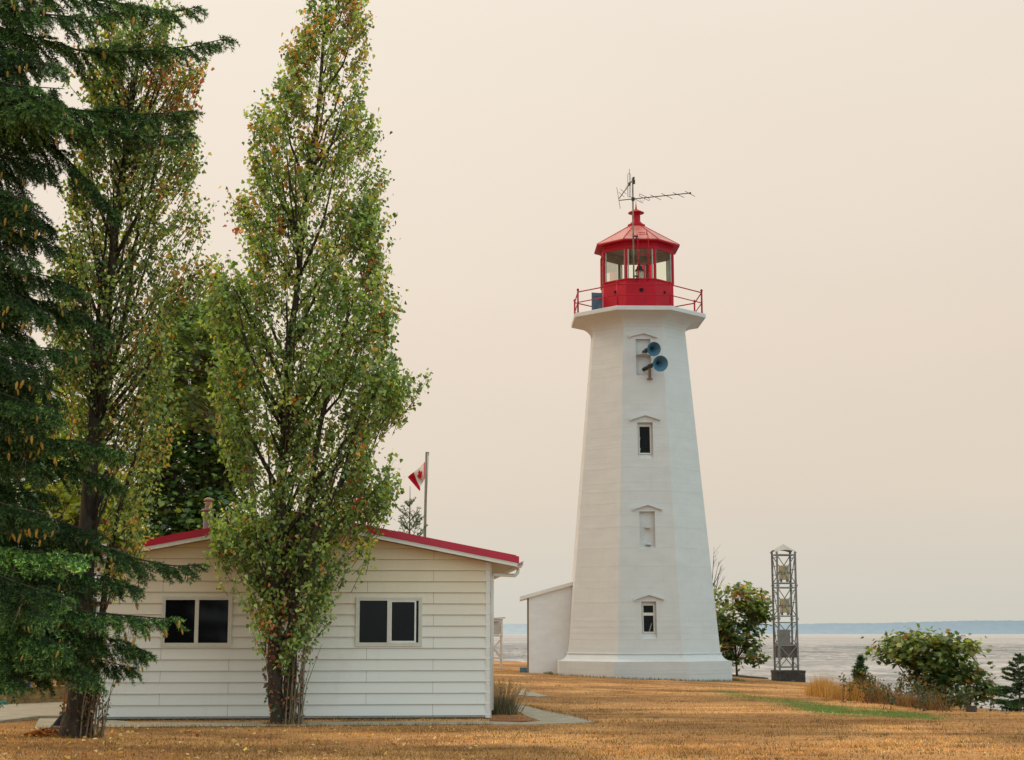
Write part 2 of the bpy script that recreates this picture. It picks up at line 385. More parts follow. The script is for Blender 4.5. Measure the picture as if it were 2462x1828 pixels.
def build_land():
    xs = np.unique(np.concatenate([np.linspace(-140, -14, 50), np.arange(-14, 20, 0.22), np.linspace(20, 140, 50)]))
    ys = np.unique(np.concatenate([np.linspace(-60, 17, 30), np.arange(17, 66, 0.25), np.linspace(66, 112, 70)]))
    X, Y = np.meshgrid(xs, ys)
    Z = gz(X, Y)
    nx, ny = len(xs), len(ys)
    v = np.stack([X.ravel(), Y.ravel(), Z.ravel()], 1)
    i = np.arange(nx * ny).reshape(ny, nx)
    q = np.stack([i[:-1, :-1], i[:-1, 1:], i[1:, 1:], i[1:, :-1]], -1).reshape(-1, 4)
    me = bpy.data.meshes.new('lawn')
    me.vertices.add(len(v)); me.vertices.foreach_set('co', v.ravel().astype(np.float32))
    me.loops.add(q.size); me.loops.foreach_set('vertex_index', q.ravel().astype(np.int32))
    me.polygons.add(len(q)); me.polygons.foreach_set('loop_start', (np.arange(len(q)) * 4).astype(np.int32))
    me.polygons.foreach_set('loop_total', np.full(len(q), 4, np.int32))
    me.polygons.foreach_set('use_smooth', np.ones(len(q), bool))
    me.update(calc_edges=True)
    g = lawn_green(v[:, 0], v[:, 1])
    a = me.attributes.new('green', 'FLOAT', 'POINT'); a.data.foreach_set('value', g.astype(np.float32))
    sh = sm(0.5, -4, sdist(COAST, v[:, 0], v[:, 1]))
    a = me.attributes.new('shore', 'FLOAT', 'POINT'); a.data.foreach_set('value', sh.astype(np.float32))
    a = me.attributes.new('worn', 'FLOAT', 'POINT'); a.data.foreach_set('value', worn(v[:, 0], v[:, 1]).astype(np.float32))
    o = link('lawn', me); tag(o, kind='structure')
    m, nt, out = newmat('dry_lawn'); L = nt.links.new
    b = nt.nodes.new('ShaderNodeBsdfPrincipled'); b.inputs['Roughness'].default_value = 0.95; b.inputs['Specular IOR Level'].default_value = 0.1
    f1 = noise(nt, 0.75, 8, 0.72, stretch=(0.6, 1.0, 1)); f2 = noise(nt, 7, 6, 0.75); f3 = noise(nt, 45, 3, 0.7)
    c = ramp(nt, f1, [(0.38, (0.27, 0.13, 0.05)), (0.46, (0.45, 0.225, 0.085)), (0.54, (0.57, 0.305, 0.125)), (0.62, (0.64, 0.33, 0.105))])
    c = mixcol(nt, c, (0.26, 0.145, 0.065), ramp(nt, f2, [(0.50, 0.0), (0.64, 0.85)]))
    c = mixcol(nt, c, (0.66, 0.42, 0.19), ramp(nt, f3, [(0.55, 0.0), (0.72, 0.55)]))
    c = mixcol(nt, c, (0.12, 0.065, 0.028), ramp(nt, noise(nt, 60, 3, 0.7), [(0.58, 0.0), (0.7, 0.7)]))
    aw = nt.nodes.new('ShaderNodeAttribute'); aw.attribute_name = 'worn'; c = mixcol(nt, c, aw.outputs['Fac'], 1.0, 'MULTIPLY')
    at_ = nt.nodes.new('ShaderNodeAttribute'); at_.attribute_name = 'green'
    gc = ramp(nt, f2, [(0.3, (0.075, 0.14, 0.028)), (0.7, (0.16, 0.215, 0.045))])
    c = mixcol(nt, c, gc, at_.outputs['Fac'])
    as_ = nt.nodes.new('ShaderNodeAttribute'); as_.attribute_name = 'shore'
    c = mixcol(nt, c, (0.10, 0.075, 0.045), as_.outputs['Fac'])
    L(c, b.inputs['Base Color'])
    bp = nt.nodes.new('ShaderNodeBump'); bp.inputs['Strength'].default_value = 0.9; bp.inputs['Distance'].default_value = 0.04
    L(f3, bp.inputs['Height']); L(bp.outputs['Normal'], b.inputs['Normal'])
    L(b.outputs[0], out.inputs['Surface'])
    me.materials.append(m)
build_land()

# paved sheets
def sheet(name, pxs, dz, m, thick=None):
    pts = [ground(*p) for p in pxs]
    pts = [Vector((p.x, p.y, float(gz(p.x, p.y)) + dz)) for p in pts]
    mb = MB()
    mb.prism(pts, (0, 0, -(thick or 0.25)))
    o = mb.build(name, m); tag(o, kind='structure')
    return o
sheet('path', [(94, 1729), (240, 1729), (330, 1739), (700, 1737.5), (1178, 1735), (1252, 1738.5), (1300, 1735), (1262, 1722), (1222, 1697), (1236, 1693),
               (1262, 1697), (1300, 1708), (1370, 1721), (1436, 1738), (1300, 1742.5), (1178, 1743), (700, 1747), (330, 1750), (82, 1752)], 0.012, M['concrete'])
sheet('side_path', [(1228, 1664), (1262, 1661), (1318, 1675), (1290, 1676.5), (1240, 1672)], 0.015, M['concrete'])
sheet('driveway', [(-420, 1706), (0, 1699), (165, 1691), (222, 1690), (222, 1727), (94, 1728), (0, 1740), (-420, 1768)], 0.05, M['concrete'], 0.3)

# ------------------------------------------------------------------ sea and far shore
SEA = -6.0
def build_sea():
    mb = MB(); mb.poly([(-16000, -200, SEA), (16000, -200, SEA), (16000, 16000, SEA), (-16000, 16000, SEA)])
    m, nt, out = newmat('sea_water'); L = nt.links.new
    b = nt.nodes.new('ShaderNodeBsdfPrincipled'); b.inputs['Roughness'].default_value = 0.4; b.inputs['IOR'].default_value = 1.33
    b.inputs['Specular IOR Level'].default_value = 0.12
    mid = noise(nt, 0.34, 6, 0.75, stretch=(1.0, 0.28, 1)); fine = noise(nt, 0.9, 4, 0.7, stretch=(1, .6, 1))
    c = ramp(nt, noise(nt, 0.0026, 5, 0.65, stretch=(0.2, 1.0, 1)), [(0.36, (0.33, 0.325, 0.315)), (0.46, (0.48, 0.455, 0.43)), (0.54, (0.58, 0.535, 0.495)), (0.62, (0.44, 0.42, 0.40))])
    swell = noise(nt, 0.0075, 5, 0.7, stretch=(0.3, 1, 1))
    c = mixcol(nt, c, (0.70, 0.65, 0.61), ramp(nt, swell, [(0.54, 0.0), (0.66, 0.8)]))
    tc = nt.nodes.new('ShaderNodeTexCoord'); sp = nt.nodes.new('ShaderNodeSeparateXYZ'); L(tc.outputs['Object'], sp.inputs[0])
    wob = N(nt, 'ShaderNodeMath', op='MULTIPLY_ADD'); wob.inputs[1].default_value = 500.0; L(swell, wob.inputs[0]); L(sp.outputs['Y'], wob.inputs[2])
    yr = nt.nodes.new('ShaderNodeMapRange'); yr.inputs[1].default_value = 250; yr.inputs[2].default_value = 4250; L(wob.outputs[0], yr.inputs[0])
    # a dark tide rip between paler slicks
    dk = ramp(nt, yr.outputs[0], [(0.0, .75), (.045, .95), (.075, .55), (.105, .5), (.13, 1.0), (.22, 1.0), (.28, .45), (.5, .3), (1.0, .15)])
    f1 = N(nt, 'ShaderNodeMath', op='MULTIPLY'); L(ramp(nt, noise(nt, 0.055, 6, 0.75, stretch=(1.0, 0.35, 1)), [(0.45, 0.0), (0.56, 1.0)]), f1.inputs[0]); L(dk, f1.inputs[1])
    c = mixcol(nt, c, (0.21, 0.22, 0.22), f1.outputs[0])
    f2_ = N(nt, 'ShaderNodeMath', op='MULTIPLY'); L(ramp(nt, mid, [(0.47, 0.0), (0.57, 1.0)]), f2_.inputs[0]); L(dk, f2_.inputs[1])
    c = mixcol(nt, c, (0.12, 0.13, 0.135), f2_.outputs[0])
    c = mixcol(nt, c, (0.78, 0.72, 0.66), ramp(nt, noise(nt, 0.22, 4, 0.7, stretch=(1, .4, 1)), [(0.62, 0.0), (0.74, 0.7)]))
    L(c, b.inputs['Base Color'])
    h = N(nt, 'ShaderNodeMath', op='MULTIPLY_ADD'); h.inputs[1].default_value = 2.5; L(mid, h.inputs[0]); L(fine, h.inputs[2])
    bp = nt.nodes.new('ShaderNodeBump'); bp.inputs['Strength'].default_value = 1.0; bp.inputs['Distance'].default_value = 0.55
    L(h.outputs[0], bp.inputs['Height']); L(bp.outputs['Normal'], b.inputs['Normal'])
    L(b.outputs[0], out.inputs['Surface'])
    o = mb.build('sea', m); tag(o, kind='structure')
build_sea()

def build_hills():
    prof = [(-3000, 1498), (-800, 1500), (400, 1499), (1000, 1499.5), (1270, 1500.5), (1500, 1503), (1700, 1503.5), (1830, 1501), (2000, 1499.5), (2100, 1498), (2200, 1496.5),
            (2280, 1493.5), (2350, 1492), (2500, 1492.5), (2700, 1490), (3500, 1494), (5500, 1497)]
    px = np.array([p[0] for p in prof], float); py = np.array([p[1] for p in prof], float)
    D = 9000.0
    xs = np.arange(-2800, 5300, 2.6)
    top = np.interp(xs, px, py)
    k = rng.normal(0, 1, len(xs)); k = np.convolve(k, np.ones(3) / 3, 'same'); k2 = np.convolve(rng.normal(0, 1, len(xs)), np.ones(40) / 40, 'same')
    top = top + k * 0.55 + k2 * 2.0
    mb = MB(); vs = []; n = len(xs)
    for a, y in zip(xs, top):
        p = at(a, y, D); vs.append((p.x, D, p.z))
    for a, y in zip(xs, top):
        p = at(a, y, D); vs.append((p.x, D - 90, SEA + (p.z - SEA) * 0.42))
    for a in xs:
        p = at(a, 1500, D); vs.append((p.x, D - 180, SEA - 1))
    fs = [(i, i + 1, n + i + 1, n + i) for i in range(n - 1)] + [(n + i, n + i + 1, 2 * n + i + 1, 2 * n + i) for i in range(n - 1)]
    mb.add(vs, fs)
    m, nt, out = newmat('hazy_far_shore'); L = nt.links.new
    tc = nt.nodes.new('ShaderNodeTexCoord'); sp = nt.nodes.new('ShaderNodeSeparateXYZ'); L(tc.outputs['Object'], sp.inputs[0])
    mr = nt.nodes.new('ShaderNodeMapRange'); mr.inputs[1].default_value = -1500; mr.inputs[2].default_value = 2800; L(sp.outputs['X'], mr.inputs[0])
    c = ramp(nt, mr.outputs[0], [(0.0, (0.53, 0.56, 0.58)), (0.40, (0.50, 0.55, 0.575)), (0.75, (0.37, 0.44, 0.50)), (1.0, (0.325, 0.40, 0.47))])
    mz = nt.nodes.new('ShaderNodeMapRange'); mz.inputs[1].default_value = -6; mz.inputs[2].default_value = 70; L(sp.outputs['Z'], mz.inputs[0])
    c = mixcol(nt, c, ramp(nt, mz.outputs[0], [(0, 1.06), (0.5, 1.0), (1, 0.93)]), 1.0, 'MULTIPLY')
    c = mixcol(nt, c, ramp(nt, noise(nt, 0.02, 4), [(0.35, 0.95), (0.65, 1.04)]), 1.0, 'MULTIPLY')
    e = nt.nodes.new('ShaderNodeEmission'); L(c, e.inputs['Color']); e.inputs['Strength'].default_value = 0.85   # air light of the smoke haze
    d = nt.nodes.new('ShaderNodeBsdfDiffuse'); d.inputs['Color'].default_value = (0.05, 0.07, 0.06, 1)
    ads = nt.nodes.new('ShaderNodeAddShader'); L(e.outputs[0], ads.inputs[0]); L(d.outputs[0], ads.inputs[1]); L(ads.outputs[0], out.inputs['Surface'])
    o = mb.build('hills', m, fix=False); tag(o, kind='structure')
build_hills()

def build_surf():
    # broken white water off the point
    mb = MB()
    for row, (y0, amp, w) in enumerate(((1597, 1.0, 1.0), (1601, 0.5, .7), (1594, 0.4, .6))):
        for px in np.arange(1080, 1300, 5):
            py = y0 + rnd.uniform(-1.0, 1.0)
            u, yy, zz = ray(px, py); t = (SEA - EYE) / zz
            c = Vector((u * t, yy * t, SEA))
            r = rnd.uniform(0.5, 1.2) * amp
            n = 7
            ring = [c + Vector((math.cos(6.283 * k / n) * r * rnd.uniform(1.0, 1.7), math.sin(6.283 * k / n) * r * 3 * rnd.uniform(.6, 1.2), 0.02)) for k in range(n)]
            top = c + Vector((0, 0, rnd.uniform(0.2, 0.75) * amp))
            mb.add(ring + [top], [(k, (k + 1) % n, n) for k in range(n)], 0, True)
    m = mat('surf_foam', (0.80, 0.78, 0.74), 0.8, 0.12, 0.8, 1.0, 2, 0.2)
    tag(mb.build('surf', m), kind='structure')
build_surf()

# ------------------------------------------------------------------ LIGHTHOUSE
Yc = 57.5
pc = at(1543.6, 1628, Yc)
xc = pc.x
TZ = float(gz(xc, Yc))
q = math.atan2(xc, Yc)
RT = Vector((math.cos(q), -math.sin(q), 0)); TC = Vector((-math.sin(q), -math.cos(q), 0))
AX = Vector((xc, Yc, 0))
ANG = [-61.5 + 45 * k for k in range(8)]
def ov(a, r, z):
    a = R(a); return AX + (RT * math.sin(a) + TC * math.cos(a)) * r + Vector((0, 0, z))
def ring(r, z): return [ov(a, r, z) for a in ANG]
def zf(py, r): return at(1540, py, Yc - r * 0.924).z      # height seen on the front face
def za(py): return at(1540, py, Yc).z                       # height seen on the axis (silhouettes)

LH = thing('lighthouse', 'white octagonal lighthouse tower with red lantern room and roof', 'lighthouse', (xc, Yc, TZ))
zpt = zf(1591.6, 3.29); zsb = zf(1572.6, 2.9)
R0 = 2.89; R1 = 1.815; zt1 = za(808)
mb = MB()
mb.loft([ring(3.29, -0.6), ring(3.30, zpt - 0.02), ring(3.30, zpt), ring(3.17, zpt + 0.015), ring(3.05, zpt + 0.07), ring(2.97, zpt + 0.16), ring(2.93, zsb - 0.03), ring(2.96, zsb), ring(2.95, zsb + 0.03), ring(2.80, zsb + 0.04)], 0, True)
mb.build('plinth', M['tower'], LH)

mb = MB()
zsl = za(777)
mb.loft([ring(R0 + 0.03, zsb - 0.25), ring(R0, zsb)] + [ring(R0 + (R1 - R0) * k / 6, zsb + (zt1 - zsb) * k / 6) for k in range(1, 7)] +
        [ring(1.85, za(800)), ring(1.93, za(793)), ring(2.05, za(787)), ring(2.22, za(782)), ring(2.42, za(778.5)), ring(2.50, zsl)], 0, True)
shaft = mb.build('tower_shaft', M['tower'], LH)

# front face frame
fa = (ANG[1], ANG[2]); fm = (fa[0] + fa[1]) / 2
nrm2 = (RT * math.sin(R(fm)) + TC * math.cos(R(fm)))
c22 = math.cos(R(22.5))
P0 = AX + nrm2 * (R0 * c22) + Vector((0, 0, zsb)); P1 = AX + nrm2 * (R1 * c22) + Vector((0, 0, zt1))
EY = (P1 - P0).normalized(); EX = (RT * math.cos(R(fm)) - TC * math.sin(R(fm))).normalized(); EN = EX.cross(EY).normalized()
if EN.dot(nrm2) < 0: EN = -EN
EYEV = Vector((0, 0, EYE))
def fl(px, py):
    d = Vector(ray(px, py)); t = (P0 - EYEV).dot(EN) / d.dot(EN)
    p = EYEV + d * t - P0
    return p.dot(EX), p.dot(EY)
FR = (P0, EX, EY, EN)
def rect(x0, x1, y0, y1):
    a0, b1 = fl(x0, y0); a1, b0 = fl(x1, y1)
    return a0, a1, b0, b1
N1 = rect(1528, 1566, 815, 902); W2 = rect(1532.5, 1571, 1015.7, 1103.5); N3 = rect(1537, 1576, 1229.7, 1319.8); W4 = rect(1541.6, 1579.7, 1446.4, 1537.6)
cut = MB()
for (a0, a1, b0, b1) in (N1, W2, N3, W4):
    cut.lbox(FR, a0, a1, b0, b1, -0.16, 0.3)
deep = []
for (x0, x1, y0, y1) in ((1535, 1567.5, 1021, 1090.5), (1544.5, 1576, 1452, 1521.5)):
    a0, a1, b0, b1 = rect(x0, x1, y0, y1); deep.append((a0, a1, b0, b1))
def boolean(obj, mbcut):
    c = mbcut.build('cutter', M['tower'], LH)
    md = obj.modifiers.new('cut', 'BOOLEAN'); md.operation = 'DIFFERENCE'; md.solver = 'EXACT'; md.object = c
    bpy.context.view_layer.update()
    dg = bpy.context.evaluated_depsgraph_get()
    me = bpy.data.meshes.new_from_object(obj.evaluated_get(dg))
    obj.modifiers.clear(); old = obj.data; obj.data = me; bpy.data.meshes.remove(old)
    cm = c.data; bpy.data.objects.remove(c); bpy.data.meshes.remove(cm)
boolean(shaft, cut)
cut2 = MB()
for (a0, a1, b0, b1) in deep: cut2.lbox(FR, a0, a1, b0, b1, -0.95, -0.05)
boolean(shaft, cut2)

def hood(apx, l, r_):
    a, b = fl(*apx); la, lb = fl(*l); ra, rb = fl(*r_)
    th = 0.065
    mb = MB()
    def P(a, b, c): return P0 + EX * a + EY * b + EN * c
    for (ea, eb) in ((la, lb), (ra, rb)):
        pts = [P(a, b, -0.02), P(a, b - th, -0.02), P(ea, eb - th, -0.02), P(ea, eb, -0.02)]
        mb.prism(pts, EN * 0.12)
    s = (0.03 if la < 0 else 0)
    mb.lbox(FR, la - 0.004, la + 0.05, lb - th - 0.025, lb - 0.002, -0.02, 0.098)
    return mb.build('hood_moulding', M['tower'], LH)
hood((1547, 799), (1512, 807.5), (1579.5, 809.5))
hood((1551, 995.8), (1515.5, 1007), (1586.5, 1007.5))
hood((1556.8, 1211.2), (1521, 1222.5), (1591.5, 1223))
hood((1560, 1427.2), (1524.5, 1439), (1595.8, 1438.5))

# sloped sills inside the recesses
for (r_, top) in ((N1, 0.05), (W2, 0.16), (N3, 0.13), (W4, 0.21)):
    a0, a1, b0, b1 = r_
    mb = MB()
    pts = [P0 + EX * (a0 + .002) + EY * b0 + EN * 0.006, P0 + EX * (a0 + .002) + EY * (b0 + top) + EN * (-0.155), P0 + EX * (a0 + .002) + EY * b0 + EN * (-0.155)]
    mb.prism(pts, EX * (a1 - a0 - .004)); mb.build('window_sill', M['tower'], LH)

# glazed tower windows
for i, (a0, a1, b0, b1) in enumerate(deep):
    w = MB(); t = 0.045
    w.lbox(FR, a0 + .003, a0 + t, b0 + .003, b1 - .003, -0.20, -0.135); w.lbox(FR, a1 - t, a1 - .003, b0 + .003, b1 - .003, -0.20, -0.135)
    w.lbox(FR, a0 + t, a1 - t, b0 + .003, b0 + t, -0.20, -0.135); w.lbox(FR, a0 + t, a1 - t, b1 - t, b1 - .003, -0.20, -0.135)
    if i == 1:
        bb = fl(1560, 1476)[1]; w.lbox(FR, a0 + t, a1 - t, bb - 0.05, bb + 0.05, -0.20, -0.125)
    wo = w.build('window', M['frame'], LH)
    p = MB(); p.poly([P0 + EX * a + EY * b + EN * (-0.17) for a, b in ((a0 + t, b0 + t), (a1 - t, b0 + t), (a1 - t, b1 - t), (a0 + t, b1 - t))])
    p.build('pane', M['roomglass'], wo)
    l = MB(); e = 0.004
    l.lbox(FR, a0 + e, a1 - e, b0 + e, b1 - e, -0.945, -0.94)
    l.lbox(FR, a0 + e, a0 + 2 * e, b0 + e, b1 - e, -0.938, -0.22); l.lbox(FR, a1 - 2 * e, a1 - e, b0 + e, b1 - e, -0.938, -0.22)
    l.lbox(FR, a0 + 2 * e, a1 - 2 * e, b0 + e, b0 + 2 * e, -0.938, -0.22); l.lbox(FR, a0 + 2 * e, a1 - 2 * e, b1 - 2 * e, b1 - e, -0.938, -0.22)
    if i == 1:
        p0 = fl(1563, 1517); p1 = fl(1569, 1497)
        l.bar(P0 + EX * p0[0] + EY * p0[1] - EN * 0.3, P0 + EX * p1[0] + EY * p1[1] - EN * 0.3, 0.05, 0.02, mi=1)
    else:
        for (x0, y0, x1, y1) in ((1538, 1088, 1541.5, 1074), (1538, 1060, 1540.5, 1048)):
            p0 = fl(x0, y0); p1 = fl(x1, y1)
            l.bar(P0 + EX * p0[0] + EY * p0[1] - EN * 0.3, P0 + EX * p1[0] + EY * p1[1] - EN * 0.3, 0.06, 0.02, mi=1)
    l.build('window_interior', [M['dark'], M['pipewhite']], LH)
# two small ledges on the back of the blind niche
for (px, py) in ((1557.5, 1268), (1559.5, 1308.5)):
    a, b = fl(px, py); mb = MB(); mb.lbox(FR, a - 0.09, a + 0.09, b - 0.02, b + 0.025, -0.17, 0.03); mb.lbox(FR, a - 0.025, a + 0.02, b + 0.025, b + 0.10, -0.17, -0.1)
    mb.build('small_ledge', M['tower'], LH)

# gallery
zst = zsl + 0.16
mb = MB(); mb.loft([ring(2.59, zsl + .002), ring(2.60, zsl + 0.02), ring(2.60, zst - 0.015), ring(2.585, zst)], 0, True)
mb.build('gallery_deck', M['tower'], LH)
# railing
rail = MB()
RR = 2.46; ph = 0.86
pv = [ov(a, RR, zst) for a in ANG]
for h, rr in ((ph - 0.06, 0.022), (ph * 0.48, 0.019)):
    for k in range(8):
        rail.tube([pv[k] + Vector((0, 0, h)), pv[(k + 1) % 8] + Vector((0, 0, h))], rr, 6)
ro = rail.build('railing', M['red'], LH)
for k in range(8):
    p = MB(); p.tube([pv[k], pv[k] + Vector((0, 0, ph))], 0.032, 8)
    p.lathe(pv[k] + Vector((0, 0, ph - .02)), (0, 0, 1), [(0, .01), (.02, .045), (.05, .05), (.08, .03), (.10, .004)], 8)
    p.lathe(pv[k], (0, 0, 1), [(0, .06), (.03, .055), (.05, .035)], 8)
    p.build('post', M['red'], ro)

# lantern room
RL = 1.40
zsill = zf(669.4, RL); zwt = zf(598, RL); zeav = zf(576.5, 1.67)
mb = MB()
mb.loft([ring(RL + .012, zst - .01), ring(RL + .012, zst + .05), ring(RL, zst + 0.055), ring(RL, zsill - 0.05), ring(RL + .03, zsill - 0.045), ring(RL + .03, zsill), ring(RL - .09, zsill + .002), ring(RL - .09, zst - .01)], 0, False)
zcor = zeav - 0.02
mb.loft([ring(RL - .03, zwt), ring(RL + .02, zwt), ring(RL + .02, zwt + 0.05), ring(RL + .0, zwt + 0.055), ring(RL + .0, zcor - 0.10), ring(RL + .03, zcor - .095), ring(RL + .03, zcor + .1)], 0, False)
lan = mb.build('lantern_room', M['red'], LH)
mb = MB(); mb.loft([ring(RL - .035, zcor + .1), ring(RL - .035, zwt + .004), ring(RL - .03, zwt + .002)], 0, False)
mb.loft([ring(RL - .04, zcor + .06), ring(0.2, zcor + .12)], 0, False)
mb.build('ceiling_lining', mat('grey_green_lining', (0.46, 0.48, 0.43), 0.7, 0.15, 4), lan)
M['palegreen'] = mat('pale_green_frame', (0.42, 0.45, 0.40), 0.6, 0.1, 5)
# mullions and inner frames
mb = MB(); inn = MB()
for k in range(8):
    mb = MB(); mb.tube([ov(ANG[k], RL - .02, zsill - .02), ov(ANG[k], RL - .02, zwt + .02)], 0.05, 6, smooth=False); mb.build('mullion', M['red'], lan)
    for s in (-1, 1):
        a = ov(ANG[k], RL - .045, zsill); b = ov(ANG[(k + s) % 8], RL - .045, zsill); d = (b - a).normalized() * 0.075
        inn = MB(); inn.bar(a + d, a + d + Vector((0, 0, zwt - zsill)), 0.045, 0.05); inn.build('inner_jamb', M['palegreen'], lan)
for k in range(8):
    g = MB(); a0, a1 = ANG[k], ANG[(k + 1) % 8]
    g.poly([ov(a0, RL - .02, zsill), ov(a1, RL - .02, zsill), ov(a1, RL - .02, zwt), ov(a0, RL - .02, zwt)])
    g.build('pane', M['glass'], lan)
# red screens behind the rear panes
zr1 = zwt - .004
for (ia, f0, f1) in ((5, 0.0, 0.0), ):
    pass
va, vb, vd = ov(ANG[6] - 360, RL - .07, 0), ov(ANG[5], RL - .07, 0), ov(ANG[4], RL - .07, 0)
for (s, e, f0, f1) in ((vb, va, 0.04, 0.21), (vb, vd, 0.04, 0.30)):
    g = MB(); p0 = s.lerp(e, f0); p1 = s.lerp(e, f1); up0, up1 = Vector((0, 0, zsill)), Vector((0, 0, zr1))
    g.poly([p0 + up0, p1 + up0, p1 + up1, p0 + up1]); g.build('red_screen', M['redglass'], lan)
# floor of the lantern
mb = MB(); mb.loft([ring(RL - .1, zst + .02), ring(RL - .1, zst + .03)], 0, True); mb.build('lantern_floor', M['cabinet'], lan)
# port vents
def oface(i, frac, r, z):
    a = ov(ANG[i], r, z); b = ov(ANG[i + 1], r, z); return a.lerp(b, frac), (b - a).normalized()
zpv = zf(698, RL)
for (i, frac, rr) in ((0, 0.52, .045), (1, 0.52, .062), (2, 0.5, .045)):
    p, t = oface(i, frac, RL, zpv); n = t.cross(Vector((0, 0, 1)));
    if n.dot(TC) < 0: n = -n
    v = MB(); v.lathe(p - n * .01, n, [(0, rr * 1.25), (.025, rr * 1.25), (.026, rr), (.013, rr * .95), (.0131, 0.001)], 12, 0, False)
    if i == 1: v.box(p + n * .03 + Vector((0, 0, rr * 1.2)), (0.16, 0.06, 0.015), mi=1)
    v.build('vent', [M['dark'], M['red']], lan)
# roof
zap = za(546)
rf = MB()
rf.loft([ring(RL + .01, zcor - .01), ring(1.66, zeav - .02), ring(1.67, zeav), ring(1.665, zeav + .045)], 1, False)
rf.loft([ring(1.664, zeav + .046), ring(0.30, zap)], 0, False)
for k in range(8): rf.tube([ov(ANG[k], 1.66, zeav + .05), ov(ANG[k], 0.3, zap + .005)], 0.016, 5, 1)
roof = rf.build('roof', [M['redroof'], M['red']], lan)
v = MB()
zc1 = za(541); zc2 = za(536); zcy = za(516); zcap = za(513.5)
v.loft([ring(0.34, zap - .06), ring(0.345, zap + 0.06), ring(0.33, zap + 0.07)], 0, True)
v.lathe((xc, Yc, 0), (0, 0, 1), [(zap + .07, .30), (zap + .13, .23), (zap + .20, .165), (zap + .21, .155), (zcap - .03, .155), (zcap - .02, .18), (zcap, .30), (zcap + .025, .30), (zcap + .03, .285), (zcap + .17, .03), (zcap + .18, .0)], 20)
vent = v.build('ventilator', M['red'], lan)
fn = MB(); fn.lathe((xc, Yc, 0), (0, 0, 1), [(zcap + .15, .04), (zcap + .22, .03), (zcap + .36, .016), (zcap + .37, .011), (za(483), .008)], 8)
fn.build('finial', M['red'], lan)
# outside ladder leaning over the eave
Yl = Yc - 1.78
lad = MB()
zl0 = at(1534, 671, Yl).z; zl1 = at(1534, 574, Yl).z
xl0, xl1 = at(1534.5, 620, Yl).x, at(1559.5, 620, Yl).x
for x in (xl0, xl1):
    lad.tube([(x, Yl, zl0), (x, Yl, zl1), (x, Yl + 0.28, zl1 + 0.22), (x, Yl + .5, zl1 + .31)], 0.017, 6)
for py in (575, 590, 613, 633.5, 654):
    z = at(1540, py, Yl).z; lad.tube([(xl0, Yl, z), (xl1, Yl, z)], 0.013, 5)
lad.tube([(xl0 + .04, Yl + .3, zl1 + .30), (xl1 - .1, Yl + .3, zl1 + .30), (xl1 - .1, Yl + .2, zl1 + .20), (xl0 + .04, Yl + .2, zl1 + .2)], 0.012, 5)
lad.tube([(xl1 - .03, Yl + .28, zl1 + .22), (xl1 - .03, Yl + .27, zl1 + .44)], [.025, .004], 5)
for x in (xl0, xl1): lad.tube([(x, Yl, zl0 + .05), (x, Yc - RL * .92, zl0 + .05)], 0.014, 5)
lad.build('ladder', M['red'], lan)
# blue hatch door standing open at the left of the lantern
Yd = Yc - 0.55
d0 = at(1423, 742, Yd); d1 = at(1449, 703.5, Yd)
dm = MB()
FD = (Vector((d0.x, Yd, zst)), Vector((1, 0.25, 0)).normalized(), Vector((0, 0, 1)), Vector((0.25, -1, 0)).normalized())
wd, hd = d1.x - d0.x, d1.z - zst
dm.lbox(FD, 0, wd, 0.02, hd, -0.03, 0)
for b in (0.1, hd - 0.1): dm.lbox(FD, 0.0, wd, b - .035, b + .035, 0, 0.018)
dm.bar(FD[0] + FD[1] * .04 + FD[2] * .13 + FD[3] * .012, FD[0] + FD[1] * (wd - .04) + FD[2] * (hd - .13) + FD[3] * .012, 0.06, 0.02)
dm.lbox(FD, 0, 0.05, 0.02, hd, 0, .016); dm.lbox(FD, wd - .05, wd, 0.02, hd, 0, .016)
dm.build('hatch_door', M['bluedoor'], LH)

M['annex'] = mat('annex_white_paint', (0.74, 0.76, 0.76), 0.65, 0.06, 2, 0.35, 24, 0.01, stretch=(1, 1, 2), dirt=(.60, .58, .52), dirt_lo=.6, dirt_hi=.9)
